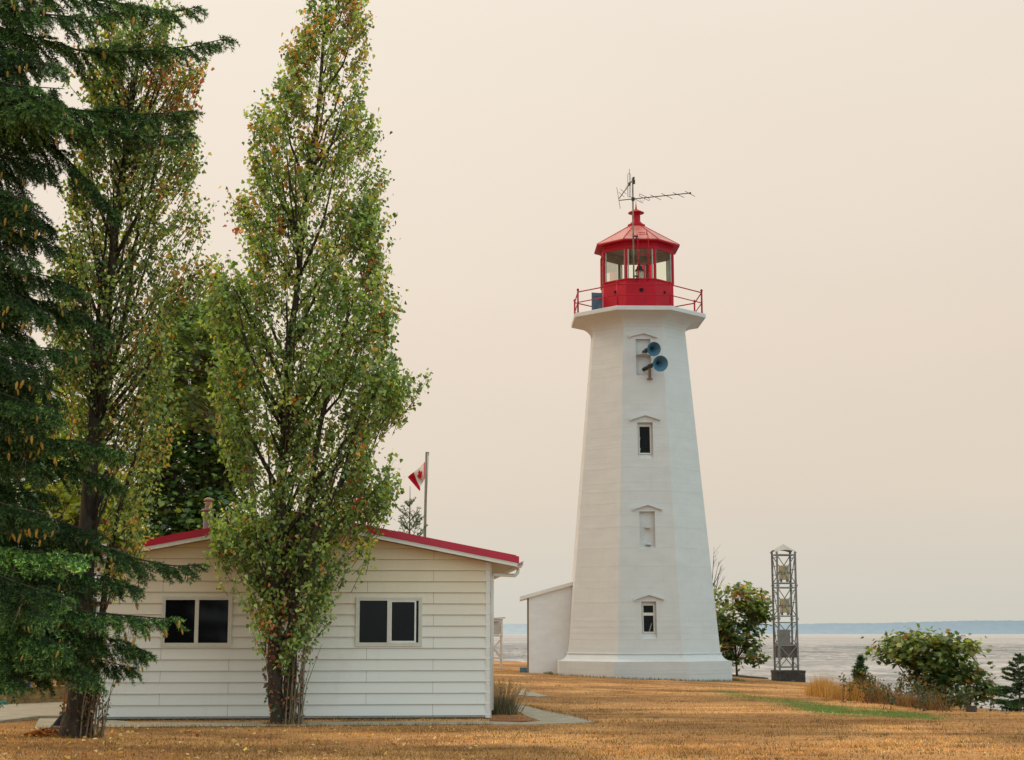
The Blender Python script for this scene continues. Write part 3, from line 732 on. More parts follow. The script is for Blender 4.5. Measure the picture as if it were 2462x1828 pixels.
# annex
def annex():
    Ya = Yc + 0.15
    bl = at(1271.7, 1620, Ya); br = at(1362, 1620, Ya); tl = at(1271.7, 1437.5, Ya); tr = at(1384, 1406, Ya)
    z0 = TZ - 0.3
    x0, x1 = bl.x, at(1420, 1500, Ya).x
    zl = tl.z; sl = (tr.z - tl.z) / (tr.x - tl.x); zr = zl + sl * (x1 - x0)
    D = 2.6
    mb = MB(); mb.prism([(x0, Ya, z0), (x1, Ya, z0), (x1, Ya, zr), (x0, Ya, zl)], (0, D, 0))
    w = mb.build('annex', M['annex'], LH)
    p = MB(); e0 = at(1250, 1438.5, Ya - .12); ov_ = x0 - e0.x
    th = 0.13
    p.prism([(x0 - ov_, Ya - .12, zl - sl * ov_ + .002), (x1, Ya - .12, zr + .002), (x1, Ya - .12, zr + th), (x0 - ov_, Ya - .12, zl - sl * ov_ + th)], (0, D + .24, 0))
    p.build('annex_roof', M['trim'], w)
    t = MB(); t.box((x0 - .032, Ya + .08, (z0 + zl) / 2 + .08), (0.06, 0.12, zl - z0 - .2)); t.build('door_jamb', mat('brown_jamb', (0.22, 0.15, 0.10), 0.7, .2, 5), w)
    s = MB(); s0 = at(1250, 1610, Ya + .2)
    s.box(((s0.x + x0 - .07) / 2, Ya + .75, TZ + .22), (x0 - .07 - s0.x, 1.2, 0.20)); s.box(((s0.x + x0 - .07) / 2, Ya + .75, TZ + .06), (x0 - .17 - s0.x, 1.1, 0.2), mi=0)
    o = s.build('doorstep', M['step'], origin=(x0 - .3, Ya + .75, TZ)); tag(o, 'low blue painted step at the left door of the lighthouse annex', 'step')
annex()

# beacon lamp inside the lantern
bx = at(1537, 655, Yc).x
bc = Vector((bx, Yc - .1, 0))
BL = thing('beacon_lamp', 'small lighthouse beacon with black domed hood on a post inside the lantern room', 'beacon', (bx, Yc - .1, zst))
zb1 = at(1537, 649, Yc - .1).z; zb2 = at(1537, 637, Yc - .1).z
mb = MB(); mb.lathe(bc, (0, 0, 1), [(zb1 - .06, .17), (zb1 - .02, .165), (zb1 + .04, .12), (zb1 + .05, .11), (zb2 - .06, .095), (zb2 - .01, .04), (zb2 + .03, .02), (zb2 + .035, 0)], 16); mb.build('hood', M['hornbody'], BL)
mb = MB(); mb.lathe(bc, (0, 0, 1), [(zb1 - .42, .13), (zb1 - .07, .14)] , 16)
for k in range(6): mb.lathe(bc, (0, 0, 1), [(zb1 - .40 + k * .055, .138), (zb1 - .38 + k * .055, .15), (zb1 - .36 + k * .055, .138)], 16)
mb.build('lens', mat('ribbed_lens', (0.55, 0.55, 0.45), 0.2, 0.2, 12, spec=.8), BL)
mb = MB(); mb.lathe(bc, (0, 0, 1), [(zst + .03, .12), (zst + .06, .07), (zb1 - .43, .07), (zb1 - .42, .13)], 12); mb.build('pedestal', M['galv'], BL)

# antenna
Ym = Yc - 1.86
AN = thing('antenna', 'pair of dark rooftop aerials on a grey mast in front of the lantern', 'antenna', at(1522.5, 670, Ym))
xm = at(1522.5, 560, Ym).x
zm0 = at(1522, 671, Ym).z; zm1 = at(1522, 428, Ym).z
mb = MB(); mb.tube([(xm, Ym, zm0), (xm, Ym, zm1)], 0.032, 10); mb.build('mast', M['mast'], AN)
for py in (568, 664):
    z = at(1522, py, Ym).z; mb = MB(); mb.bar((xm - .03, Ym + .02, z), (xm + .17, Ym + .02, z), 0.06, 0.05); mb.bar((xm + .13, Ym + .02, z), (xm + .13, Ym + .45, z), 0.03); mb.build('bracket', M['black'], AN)
def ac(x, y): return 1430 + x / 7.867, 390 + y / 7.867
def ap(x, y, Y): return at(*ac(x, y), Y)
# horizontal aerial
Yb0, Yb1 = Ym + .05 + 0.35, Ym + .05 - 0.78
def bY(x): return Yb0 + (Yb1 - Yb0) * (x - 460) / (1820 - 460)
ae = MB(); ae.tube([ap(460, 725, bY(460)), ap(1820, 585, bY(1820))], 0.018, 8)
x = 735; ae.box(ap(725, 700, Ym - .02), (0.12, 0.12, 0.10)); ae.box(ap(1805, 588, bY(1805)), (0.06, 0.06, 0.06))
a1 = ae.build('aerial', M['antenna'], AN)
def element(parent, pts, rr=0.010, closed=False):
    m_ = MB(); m_.tube(pts, rr, 6); m_.build('element', M['antenna'], parent)
for (cx, xa, ya, xb, yb) in ((787, 665, 650, 910, 775), (1145, 1055, 622, 1255, 715), (1365, 1265, 595, 1470, 695), (1580, 1480, 577, 1690, 670), (1800, 1710, 552, 1895, 650)):
    f = (cx - xa) / (xb - xa); dY = 0.72 * (yb - ya) / 93
    element(a1, [ap(xa, ya, bY(cx) - dY * f), ap(xb, yb, bY(cx) + dY * (1 - f))])
cy = bY(940); loop = []
for (x, y) in ((840, 630), (850, 600), (1015, 680), (1042, 705), (1030, 730), (1010, 725), (850, 645), (840, 630)):
    loop.append(ap(x, y, cy + (x - 940) / 100 * .36))
element(a1, loop, 0.009)
element(a1, [ap(850 + 48 - 46 * math.cos(t), 690 + 50 * math.sin(t), cy) for t in np.linspace(0, math.pi, 8)], 0.005)
# steep aerial pointing away
YA0, YA1 = Ym - .03, Ym + 3.0
def cY(x): return YA0 + (YA1 - YA0) * (735 - x) / (735 - 460)
a2 = MB(); a2.tube([ap(745, 300, cY(745) - .1), ap(460, 688, cY(460))], 0.018, 8); a2.box(ap(735, 375, Ym), (0.10, 0.12, 0.14)); a2.box(ap(735, 303, cY(735) - .1), (0.07, 0.08, 0.07)); a2.box(ap(655, 415, cY(655)), (0.08, 0.14, 0.09))
a2 = a2.build('aerial', M['antenna'], AN)
c6 = cY(650)
element(a2, [ap(655, 132, c6), ap(650, 655, c6)], 0.009)
element(a2, [ap(x, y, c6) for (x, y) in ((622, 640), (623, 240), (632, 216), (664, 216), (676, 240), (673, 640), (664, 662), (634, 662), (622, 640))], 0.008)
element(a2, [ap(415, 480, cY(460)), ap(483, 882, cY(460))], 0.009)
element(a2, [ap(612 + 28 * math.cos(t), 485 + 38 * math.sin(t), cY(612)) for t in np.linspace(0.9, 5.3, 10)], 0.004)
for x, y in ((548, 560), (510, 615)):
    p = ap(x, y, cY(x)); element(a2, [p + Vector((-.12, 0, .10)), p + Vector((.10, 0, -.10))], 0.008)

# foghorns
def foghorn(px, py, rpx, drv, label, post):
    c = fl(*drv); base = P0 + EX * c[0] + EY * c[1] - EN * 0.02
    mouth_n = (RT * 0.34 + TC * 0.92 + Vector((0, 0, -0.20))).normalized()
    Lh = 0.95
    # find the mouth centre so that it lies on the photograph's ray
    d = Vector(ray(px, py)); best = None
    m_c = EYEV + d * (((Yc - 2.72) - 0) / d.y)
    r = rpx / 68.0
    th = thing('foghorn', label, 'foghorn', m_c, 'blue foghorns on the tower face')
    inner = m_c - mouth_n * 0.42
    mb = MB()
    prof = [(0.42 - 0.42 * k / 12, 0.035 + (r - 0.035) * ((1 - k / 12) ** 2.2)) for k in range(13)]
    o = inner
    pr = sorted([(t, rr) for t, rr in prof])
    mb.lathe(o, mouth_n, pr + [(0.425, r * 1.03), (0.41, r * 1.02)] + [(t, rr + .012) for t, rr in pr[::-1]], 28)
    mb.build('bell', [M['horn']], th)
    dr = MB(); neck = inner - mouth_n * .02
    dr.tube([inner, neck - mouth_n * .12, base.lerp(neck, .45), base], [.035, .05, .075, .07], 10)
    dr.box(base.lerp(neck, .55), (.16, .14, .12)); dr.build('driver', M['hornbody'], th)
    br = MB()
    if post:
        pa = fl(1562, 912.5); pp = P0 + EX * pa[0] + EY * pa[1]
        top = base.lerp(neck, .5)
        br.bar(pp + EN * .05, Vector((top.x, top.y, top.z)), .10, .08); br.box(pp + EN * .06, (.2, .12, .02))
    else:
        a0, a1, b0, b1 = N1; zb = fl(1548, 854)[1]
        pts = [P0 + EX * (a0 + .04) + EY * zb - EN * .15] + [P0 + EX * ((a0 + a1) / 2 - math.cos(t) * (a1 - a0) * .46) + EY * zb + EN * (-.10 + .30 * math.sin(t)) for t in np.linspace(0, math.pi, 9)] + [P0 + EX * (a1 - .04) + EY * zb - EN * .15]
        br.prism(pts, EY * .025)
    br.build('bracket', M['ledge'] if post else M['tower'], th)
foghorn(1572.5, 839.6, 16.6, (1547, 847.5), 'upper and smaller blue foghorn on a rounded shelf below the top hood', False)
foghorn(1588, 874.5, 18.6, (1547, 889), 'lower and larger blue foghorn on a brown post bracket', True)

# ------------------------------------------------------------------ HOUSE
HL = ground(225, 1733); HRt = ground(1178, 1728.5)
HL.z = HRt.z = 0
ux = (HRt - HL); WID = ux.length; ux.normalize()
uy = Vector((-ux.y, ux.x, 0)); uz = Vector((0, 0, 1))
def H(u, d, z): return HL + ux * u + uy * d + uz * z
def hp(px, py, d=0.0):
    n = uy; o = HL + uy * d
    r = Vector(ray(px, py)); t = (o - EYEV).dot(n) / r.dot(n); p = EYEV + r * t - HL
    return p.dot(ux), p.z
HS = thing('house', 'single storey house clad in white lap siding with a red edged low gable roof', 'house', H(WID / 2, 0, 0))
LEN = 9.0; OVH = 0.30
ue, zfb = hp(1244, 1363, -OVH); _, zft = hp(1244, 1353.3, -OVH); _, zrt = hp(1246, 1337.5, -OVH)
uc, zrb = hp(686, 1256.5, -OVH)
uc = WID / 2 - 0.02
slope = (zrb - zfb) / (ue - uc)
uel = 2 * uc - ue
def zroof(u): return zrb - slope * abs(u - uc)
fh = zft - zfb; rh = zrt - zft
# siding
sk0, sk1 = 0.03, hp(700, 1720)[1]
rowh = (hp(700, 1344)[1] - hp(700, 1694.5)[1]) / 13.0
z_first = hp(700, 1694.5)[1] - rowh
wall = MB()
seams = {0: [hp(550, 1600)[0], hp(1041, 1600)[0], hp(724, 1600)[0]], 1: [hp(386, 1600)[0], hp(881, 1600)[0], hp(1101, 1600)[0] - 2.4 * 0]}
def sid(u0, u1, za_, zb_, mi=0):
    # clip the board to the gable, keep a slanted face
    def half(z): return (zrb - 0.0 - z) / slope
    pts = []
    lo, hi = max(za_, 0), zb_
    def lim(z):
        h = half(z); return max(u0, uc - h), min(u1, uc + h)
    kink = zrb - slope * (WID / 2)
    top_ = min(hi, zrb)
    zs = sorted({lo, top_} | {v for v in (kink, zroof(u0), zroof(u1)) if lo < v < top_})
    L_, R_ = [], []
    for z in zs:
        a, b = lim(z)
        if b < a - 1e-6: continue
        d = -0.030 + 0.026 * (z - za_) / (zb_ - za_)
        L_.append(H(a, d, z)); R_.append(H(b, d, z))
    if len(L_) >= 2:
        wall.poly(R_[::1] + L_[::-1])
        if lo == za_: wall.poly([L_[0], R_[0], R_[0] + uy * .024, L_[0] + uy * .024], 1)
k = 0
z = z_first
while z < zrb:
    ss = sorted(seams[k % 2][:2]); us = [0.0] + ss + [WID]
    for a, b in zip(us[:-1], us[1:]):
        sid(a + (.0022 if a > 0 else 0), b - (.0022 if b < WID else 0), z, z + rowh)
    z += rowh; k += 1
# core walls (slightly behind the boards)
core = [H(0.005, 0.0, 0.0), H(WID - .005, 0.0, 0.0), H(WID - .005, 0, zroof(WID)), H(uc, 0, zrb), H(0.005, 0, zroof(0))]
wall.prism(core, uy * LEN)
wall.poly([p - uy * .0015 for p in core], 1)
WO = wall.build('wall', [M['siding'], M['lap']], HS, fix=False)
bm = bmesh.new(); bm.from_mesh(WO.data); bm.to_mesh(WO.data); bm.free()
mb = MB()
nsk = 4
for i in range(nsk):
    a, b = WID * i / nsk, WID * (i + 1) / nsk
    mb.lbox((HL, ux, uy, uz), a + .004, b - .004, -0.012 - .002 * (i % 2), 0.05, sk0, z_first - .004)
mb.build('base_flashing', M['skirt'], HS)
mb = MB()
mb.lbox((HL, ux, uy, uz), WID - .085, WID + .012, -.026, .0, z_first - .05, zroof(WID) + .0); mb.lbox((HL, ux, uy, uz), WID - .0, WID + .022, -.026, .10, z_first - .06, zroof(WID) - .005)
mb.build('corner_trim', M['trim'], HS)
mb = MB()
mb.lbox((HL, ux, uy, uz), -.012, .085, -.026, .0, z_first - .05, zroof(0)); mb.lbox((HL, ux, uy, uz), -.022, .0, -.026, .10, z_first - .06, zroof(0) - .005)
mb.build('corner_trim', M['trim'], HS)
mb = MB(); mb.lbox((HL, ux, uy, uz), 0.02, WID - .02, -.004, .2, -.2, sk0 + .01); mb.build('foundation', M['block'], HS)
# roof, rake boards, soffit
rf = MB(); fa_ = MB(); so = MB()
for s in (-1, 1):
    E = ue if s > 0 else uel
    d0, d1 = -OVH - .02, LEN + OVH
    pts = [H(uc, d0, zrb + fh), H(E + s * .03, d0, zfb + fh - slope * .03), H(E + s * .03, d0, zfb + fh + rh - slope * .03), H(uc, d0, zrb + fh + rh)]
    rf.prism(pts, uy * (d1 - d0))
    # standing ribs of the metal roof
    for k in range(14):
        d = -OVH + .25 + k * .66
        rf.prism([H(uc, d, zrb + fh + rh + .001), H(E, d, zfb + fh + rh + .001), H(E, d, zfb + fh + rh + .03), H(uc, d, zrb + fh + rh + .03)], uy * .04)
    e = .003
    fa_.prism([H(uc, -OVH, zrb), H(E, -OVH, zfb), H(E, -OVH, zfb + fh - e), H(uc, -OVH, zrb + fh - e)], uy * .025)
    fa_.prism([H(uc, -OVH - .008, zrb + fh * .72), H(E, -OVH - .008, zfb + fh * .72), H(E, -OVH - .008, zfb + fh - 2 * e), H(uc, -OVH - .008, zrb + fh - 2 * e)], uy * .008)
    fa_.lbox((HL, ux, uy, uz), min(E, E - s * .025), max(E, E - s * .025), -OVH + .026, LEN + OVH, zfb, zfb + fh - .01)
    so.prism([H(uc, -OVH + .027, zrb + .012), H(E - s * .027, -OVH + .027, zfb + .012), H(E - s * .027, -OVH + .027, zfb + .03), H(uc, -OVH + .027, zrb + .03)], uy * (LEN + 2 * OVH - .05))
rf.build('roof', M['housered'], HS); fa_.build('fascia', M['trim'], HS); so.build('soffit', M['soffit'], HS)
# vent slots strip along the soffit edge
mb = MB()
for i in range(44):
    u = uel + .25 + (ue - uel - .5) * i / 43
    sgn = 1 if u > uc else -1
    mb.lbox((HL, ux, uy, uz), u - .03, u + .03, -OVH + .07, -OVH + .085, zroof(u) + .004, zroof(u) + .010)
mb.build('soffit_vents', M['dark'], HS)['kind'] = 'stuff'
# gutter and downspout at the right eave
g = MB(); gu = ue + .005
prof = [(0, -.02), (.09, -.02), (.115, .03), (.115, .075), (.135, .085), (.135, .092), (.105, .092), (.105, .035), (.085, -.008), (0.01, -.008), (0.01, .085), (0, .085)]
g.prism([H(gu + a, -OVH + .12, zft - .06 + b) for a, b in prof], uy * (LEN + .3))
gu_o = g.build('gutter', M['trim'], HS)
dsp = MB(); dsp.tube([H(gu + .05, .1, zft - .10), H(gu + .04, .1, zft - .16), H(gu - .01, .1, zft - .22), H(WID + .07, .12, zroof(WID) - .22), H(WID + .045, .13, zroof(WID) - .30), H(WID + .045, .13, .15)], .034, 8)
dsp.build('downspout', M['trim'], HS)

def house_window(x0, x1, y0, y1, sash, label):
    u0, z1 = hp(x0, y0); u1, z0 = hp(x1, y1)
    FRM = (HL, ux, uz, -uy)
    w = MB(); t1, t2 = .035, .05
    # outer trim, inner frame, mullion
    def rim(a0, a1, b0, b1, t, c0, c1):
        w.lbox(FRM, a0, a0 + t, b0, b1, c0, c1); w.lbox(FRM, a1 - t, a1, b0, b1, c0, c1)
        w.lbox(FRM, a0 + t, a1 - t, b0, b0 + t, c0, c1); w.lbox(FRM, a0 + t, a1 - t, b1 - t, b1, c0, c1)
    rim(u0, u1, z0, z1, t1, 0.0, 0.052)
    rim(u0 + t1 + .002, u1 - t1 - .002, z0 + t1 + .002, z1 - t1 - .002, .03, 0.0, 0.045)
    um = (u0 + u1) / 2
    w.lbox(FRM, um - .035, um + .035, z0 + t1 + .03, z1 - t1 - .03, 0.0, 0.047)
    wo = w.build('window', M['frame'], HS)
    if label: wo['label'] = label
    a0, a1, b0, b1 = u0 + t1 + .032, u1 - t1 - .032, z0 + t1 + .032, z1 - t1 - .032
    for (p0, p1) in ((a0, um - .035), (um + .035, a1)):
        if sash and p0 > um - .001:
            s = MB(); t = .03
            p1s = p1 - .045
            for (q0, q1, r0, r1) in ((p0, p0 + .012, b0, b1), (p1s - t, p1s, b0, b1), (p0 + .012, p1s - t, b0, b0 + t), (p0 + .012, p1s - t, b1 - .025, b1)):
                s.lbox(FRM, q0, q1, r0, r1, .032, .040)
            s.build('sash', M['trim'], wo)
        p = MB(); p.lbox(FRM, p0, p1, b0, b1, -.03, .0315); p.build('pane', M['darkglass'], wo)
def dark_glass():
    m, nt, out = newmat('dark_window_glass'); L = nt.links.new
    b = nt.nodes.new('ShaderNodeBsdfPrincipled'); b.inputs['Roughness'].default_value = 0.08; b.inputs['Specular IOR Level'].default_value = 0.14
    c = ramp(nt, noise(nt, 1.3, 5, .6), [(0.35, (0.003, 0.0035, 0.005)), (0.75, (0.008, 0.010, 0.011))])
    L(c, b.inputs['Base Color']); L(b.outputs[0], out.inputs['Surface']); return m
M['darkglass'] = dark_glass()
house_window(390.5, 556, 1433.6, 1555, False, None)
house_window(856.5, 1014.5, 1435.5, 1554, True, 'right hand sliding window with an inner sash')

# flue on the left roof slope
Yf = HL.y + 4.2
fx = at(501, 1240, Yf).x
FL = thing('chimney', 'round metal flue with a mossy cap on the left slope of the red roof', 'chimney', (fx, Yf, at(501, 1285, Yf).z))
zz = lambda py: at(501, py, Yf).z
fc = Vector((fx, Yf, 0)); k = Yf / F
mb = MB(); mb.lathe(fc, (0, 0, 1), [(zz(1330), 12.4 * k), (zz(1231), 12.0 * k)], 20)
mb.lathe(fc, (0, 0, 1), [(zz(1231), 12.1 * k), (zz(1230), 15 * k), (zz(1227), 16.5 * k), (zz(1225), 16 * k), (zz(1224), 11 * k)], 20); mb.build('flue_pipe', M['flue'], FL)
mb = MB(); mb.lathe(fc, (0, 0, 1), [(zz(1226), 9 * k), (zz(1204), 8 * k)], 16); mb.build('upper_pipe', M['rust'], FL)
mb = MB(); mb.lathe(fc, (0, 0, 1), [(zz(1206), 9 * k), (zz(1205), 12 * k), (zz(1202), 12.5 * k), (zz(1199), 10 * k), (zz(1197), 5 * k), (zz(1196.5), 0)], 18); mb.build('cap', M['moss'], FL)

# ------------------------------------------------------------------ flag
Yfl = 45.0
fb = at(1026, 1290, Yfl); fz = float(gz(fb.x, Yfl)); ft = at(1026, 1087, Yfl)
FP = thing('flagpole', 'tall thin weathered flagpole rising behind the house roof', 'flagpole', (fb.x, Yfl, fz))
pb = Vector((at(1022, 1290, Yfl).x - .06, Yfl, fz))
mb = MB(); mb.tube([pb, (ft.x - .005, Yfl, ft.z)], [.055, .034], 10); mb.build('pole', M['pole'], FP)
mb = MB(); mb.bar((ft.x, Yfl, ft.z - .02), (ft.x + .07, Yfl, ft.z - .02), .03); mb.tube([(ft.x + .06, Yfl, ft.z - .02), (ft.x + .055, Yfl, ft.z - .10)], .012, 5)
mb.build('truck', M['pole'], FP)
mb = MB(); mb.tube([(ft.x + .055, Yfl, ft.z - .08), (ft.x + .01, Yfl - .05, ft.z - 1.4), (pb.x + .05, Yfl - .06, fz + 1.2)], .006, 4); mb.build('halyard', M['deadtwig'], FP)
def flag():
    # grid columns u (hoist->fly): top and bottom points in the photograph's crop
    tops = [(583, 318), (566, 340), (478, 425), (412, 480), (365, 512), (318, 556)]
    bots = [(578, 588), (572, 592), (548, 650), (507, 706), (512, 745), (503, 772)]
    us = [0, .25, .52, .75, .88, 1.0]
    dep = [0, .02, .22, .10, .28, .18]
    def cpt(x, y, dy): return at(930 + x / 6.357, 1060 + y / 6.357, Yfl + dy)
    nu, nv = 72, 44
    vs = []
    for i in range(nu + 1):
        u = i / nu
        tx = np.interp(u, us, [p[0] for p in tops]); ty = np.interp(u, us, [p[1] for p in tops]); bx_ = np.interp(u, us, [p[0] for p in bots]); by_ = np.interp(u, us, [p[1] for p in bots]); dd = np.interp(u, us, dep)
        for j in range(nv + 1):
            v = j / nv
            # the cloth sags between top and bottom edge
            bulge = math.sin(v * math.pi)
            x = tx + (bx_ - tx) * v - 6 * bulge * math.sin(u * 3.1); y = ty + (by_ - ty) * v + 10 * bulge * (u * (1 - u)) * 2
            vs.append(cpt(x, y, dd + .10 * math.sin(v * 5 + u * 7) * u))
    leaf = [(0, 1.0), (.12, .72), (.28, .80), (.22, .42), (.42, .56), (.46, .44), (.72, .48), (.62, .26), (.72, .18), (.36, -.12), (.40, -.28), (.06, -.22), (.05, -.6),
            (-.05, -.6), (-.06, -.22), (-.40, -.28), (-.36, -.12), (-.72, .18), (-.62, .26), (-.72, .48), (-.46, .44), (-.42, .56), (-.22, .42), (-.28, .80), (-.12, .72)]
    lp = np.array(leaf)
    mb = MB(); fs = []; mi = []
    for i in range(nu):
        for j in range(nv):
            a = i * (nv + 1) + j
            fs.append((a, a + 1, a + nv + 2, a + nv + 1))
            u, v = (i + .5) / nu, (j + .5) / nv
            red = u < .25 or u > .75
            if not red:
                lx, ly = (u - .5) * 2 / .46, (0.53 - v) * 1 / .44
                red = bool(sdist(lp, np.array([lx]), np.array([ly]))[0] > 0)
            mi.append(0 if red else 1)
    mb.v = [tuple(p) for p in vs]; mb.f = [list(f) for f in fs]; mb.m = mi; mb.s = [True] * len(fs)
    o = mb.build('flag', [M['flagred'], M['flagwhite']], origin=cpt(583, 318, 0), fix=False)
    tag(o, 'drooping red and white flag with a red maple leaf hanging from the pole', 'flag')
flag()

# ------------------------------------------------------------------ foliage helpers
def nrmz(a): return a / np.maximum(np.linalg.norm(a, axis=1, keepdims=True), 1e-9)
def rand_dirs(n):
    return nrmz(rng.normal(0, 1, (n, 3)))

T_KITE = np.array([(0, -.35), (.36, -.18), (.30, .08), (0, .62), (-.30, .08), (-.36, -.18)])
T_MAPLE = np.array([(0, -.35), (.16, -.30), (.42, -.22), (.30, -.02), (.56, .16), (.28, .20), (.26, .34), (.12, .30), (0, .65), (-.12, .30), (-.26, .34), (-.28, .20), (-.56, .16), (-.30, -.02), (-.42, -.22), (-.16, -.30)])
T_NEEDLE = np.array([(-.5, 0), (.5, 0), (0, 1.0)])
T_OVAL = np.array([(0, -.5), (.22, -.2), (.22, .2), (0, .5), (-.22, .2), (-.22, -.2)])

def leafmesh(name, c, d, s, size, col, mt, parent=None, origin=None, tmpl=T_KITE, width=1.0, bend=0.12):
    n = len(c); K = len(tmpl)
    size = np.broadcast_to(np.asarray(size, float), (n,))
    width = np.broadcast_to(np.asarray(width, float), (n,))
    up = np.cross(s, d)
    tx = tmpl[:, 0][None, :, None]; ty = tmpl[:, 1][None, :, None]
    v = c[:, None, :] + (s[:, None, :] * tx * width[:, None, None] + d[:, None, :] * ty + up[:, None, :] * (bend * np.abs(tx) - bend * .5 * np.abs(ty))) * size[:, None, None]
    o0 = np.array(ORIG[parent.name] if parent is not None else (origin if origin is not None else (0, 0, 0)), float)
    v = (v - o0).reshape(-1, 3).astype(np.float32)
    me = bpy.data.meshes.new(name)
    me.vertices.add(n * K); me.vertices.foreach_set('co', v.ravel())
    me.loops.add(n * K); me.loops.foreach_set('vertex_index', np.arange(n * K, dtype=np.int32))
    me.polygons.add(n); me.polygons.foreach_set('loop_start', (np.arange(n) * K).astype(np.int32)); me.polygons.foreach_set('loop_total', np.full(n, K, np.int32))
    me.update(calc_edges=True)
    a = me.attributes.new('Col', 'FLOAT_COLOR', 'POINT')
    cc = np.ones((n * K, 4), np.float32); cc[:, :3] = np.repeat(col, K, axis=0)
    a.data.foreach_set('color', cc.ravel())
    me.materials.append(mt)
    return link(name, me, parent, origin)

def palette(n_cl, per, pal, w, coh=0.6, jit=0.25):
    pal = np.array(pal, float); w = np.array(w, float)
    if w.ndim == 1: w = np.tile(w, (n_cl, 1))
    w = w / w.sum(1, keepdims=True); cw = np.cumsum(w, 1)
    pick = lambda cwx: (rng.random((len(cwx), 1)) > cwx).sum(1).clip(0, pal.shape[0] - 1)
    ci = pick(cw); li = pick(np.repeat(cw, per, 0))
    use = rng.random(n_cl * per) < coh
    idx = np.where(use, np.repeat(ci, per), li)
    tone = np.repeat(np.exp(rng.normal(0, .16, n_cl)), per) * np.exp(rng.normal(0, jit, n_cl * per))
    return pal[idx] * tone[:, None]

class Outline:
    def __init__(s, rows, Y, trim=0.08, taper=False):
        s.Y = Y
        tr_ = lambda py: trim if not taper else trim * min(1.0, max(.3, (py - 300) / 500))
        pts = [(at((a + b) / 2, py, Y).z, at(a, py, Y).x + tr_(py), at(b, py, Y).x - tr_(py)) for py, a, b in rows]
        pts.sort(); s.z = np.array([p[0] for p in pts]); s.l = np.array([p[1] for p in pts]); s.r = np.array([p[2] for p in pts])
    def sample(s, n, depth=0.85, bias=0.5, maxdepth=3.0):
        zs = np.linspace(s.z[0], s.z[-1], 400); w = np.maximum(np.interp(zs, s.z, s.r - s.l), .05); w = w ** 1.25; w /= w.sum()
        z = rng.choice(zs, n, p=w) + rng.uniform(-.5, .5, n) * (zs[1] - zs[0])
        l = np.interp(z, s.z, s.l); r = np.interp(z, s.z, s.r); hw = np.maximum((r - l) / 2, .02); m = (l + r) / 2
        th = rng.uniform(0, 2 * np.pi, n); rr = rng.random(n) ** bias
        x = m + hw * rr * np.cos(th); y = s.Y + np.minimum(hw * depth, maxdepth) * rr * np.sin(th)
        return np.stack([x, y, z], 1)

def trunk_pts(px, Y):
    return [at(a, b, Y) for a, b in px]

def interp_poly(pts, z):
    zs = np.array([p.z for p in pts]); o = np.argsort(zs); P = np.array(pts)[o]
    return np.stack([np.interp(z, zs[o], P[:, i]) for i in range(3)], -1)

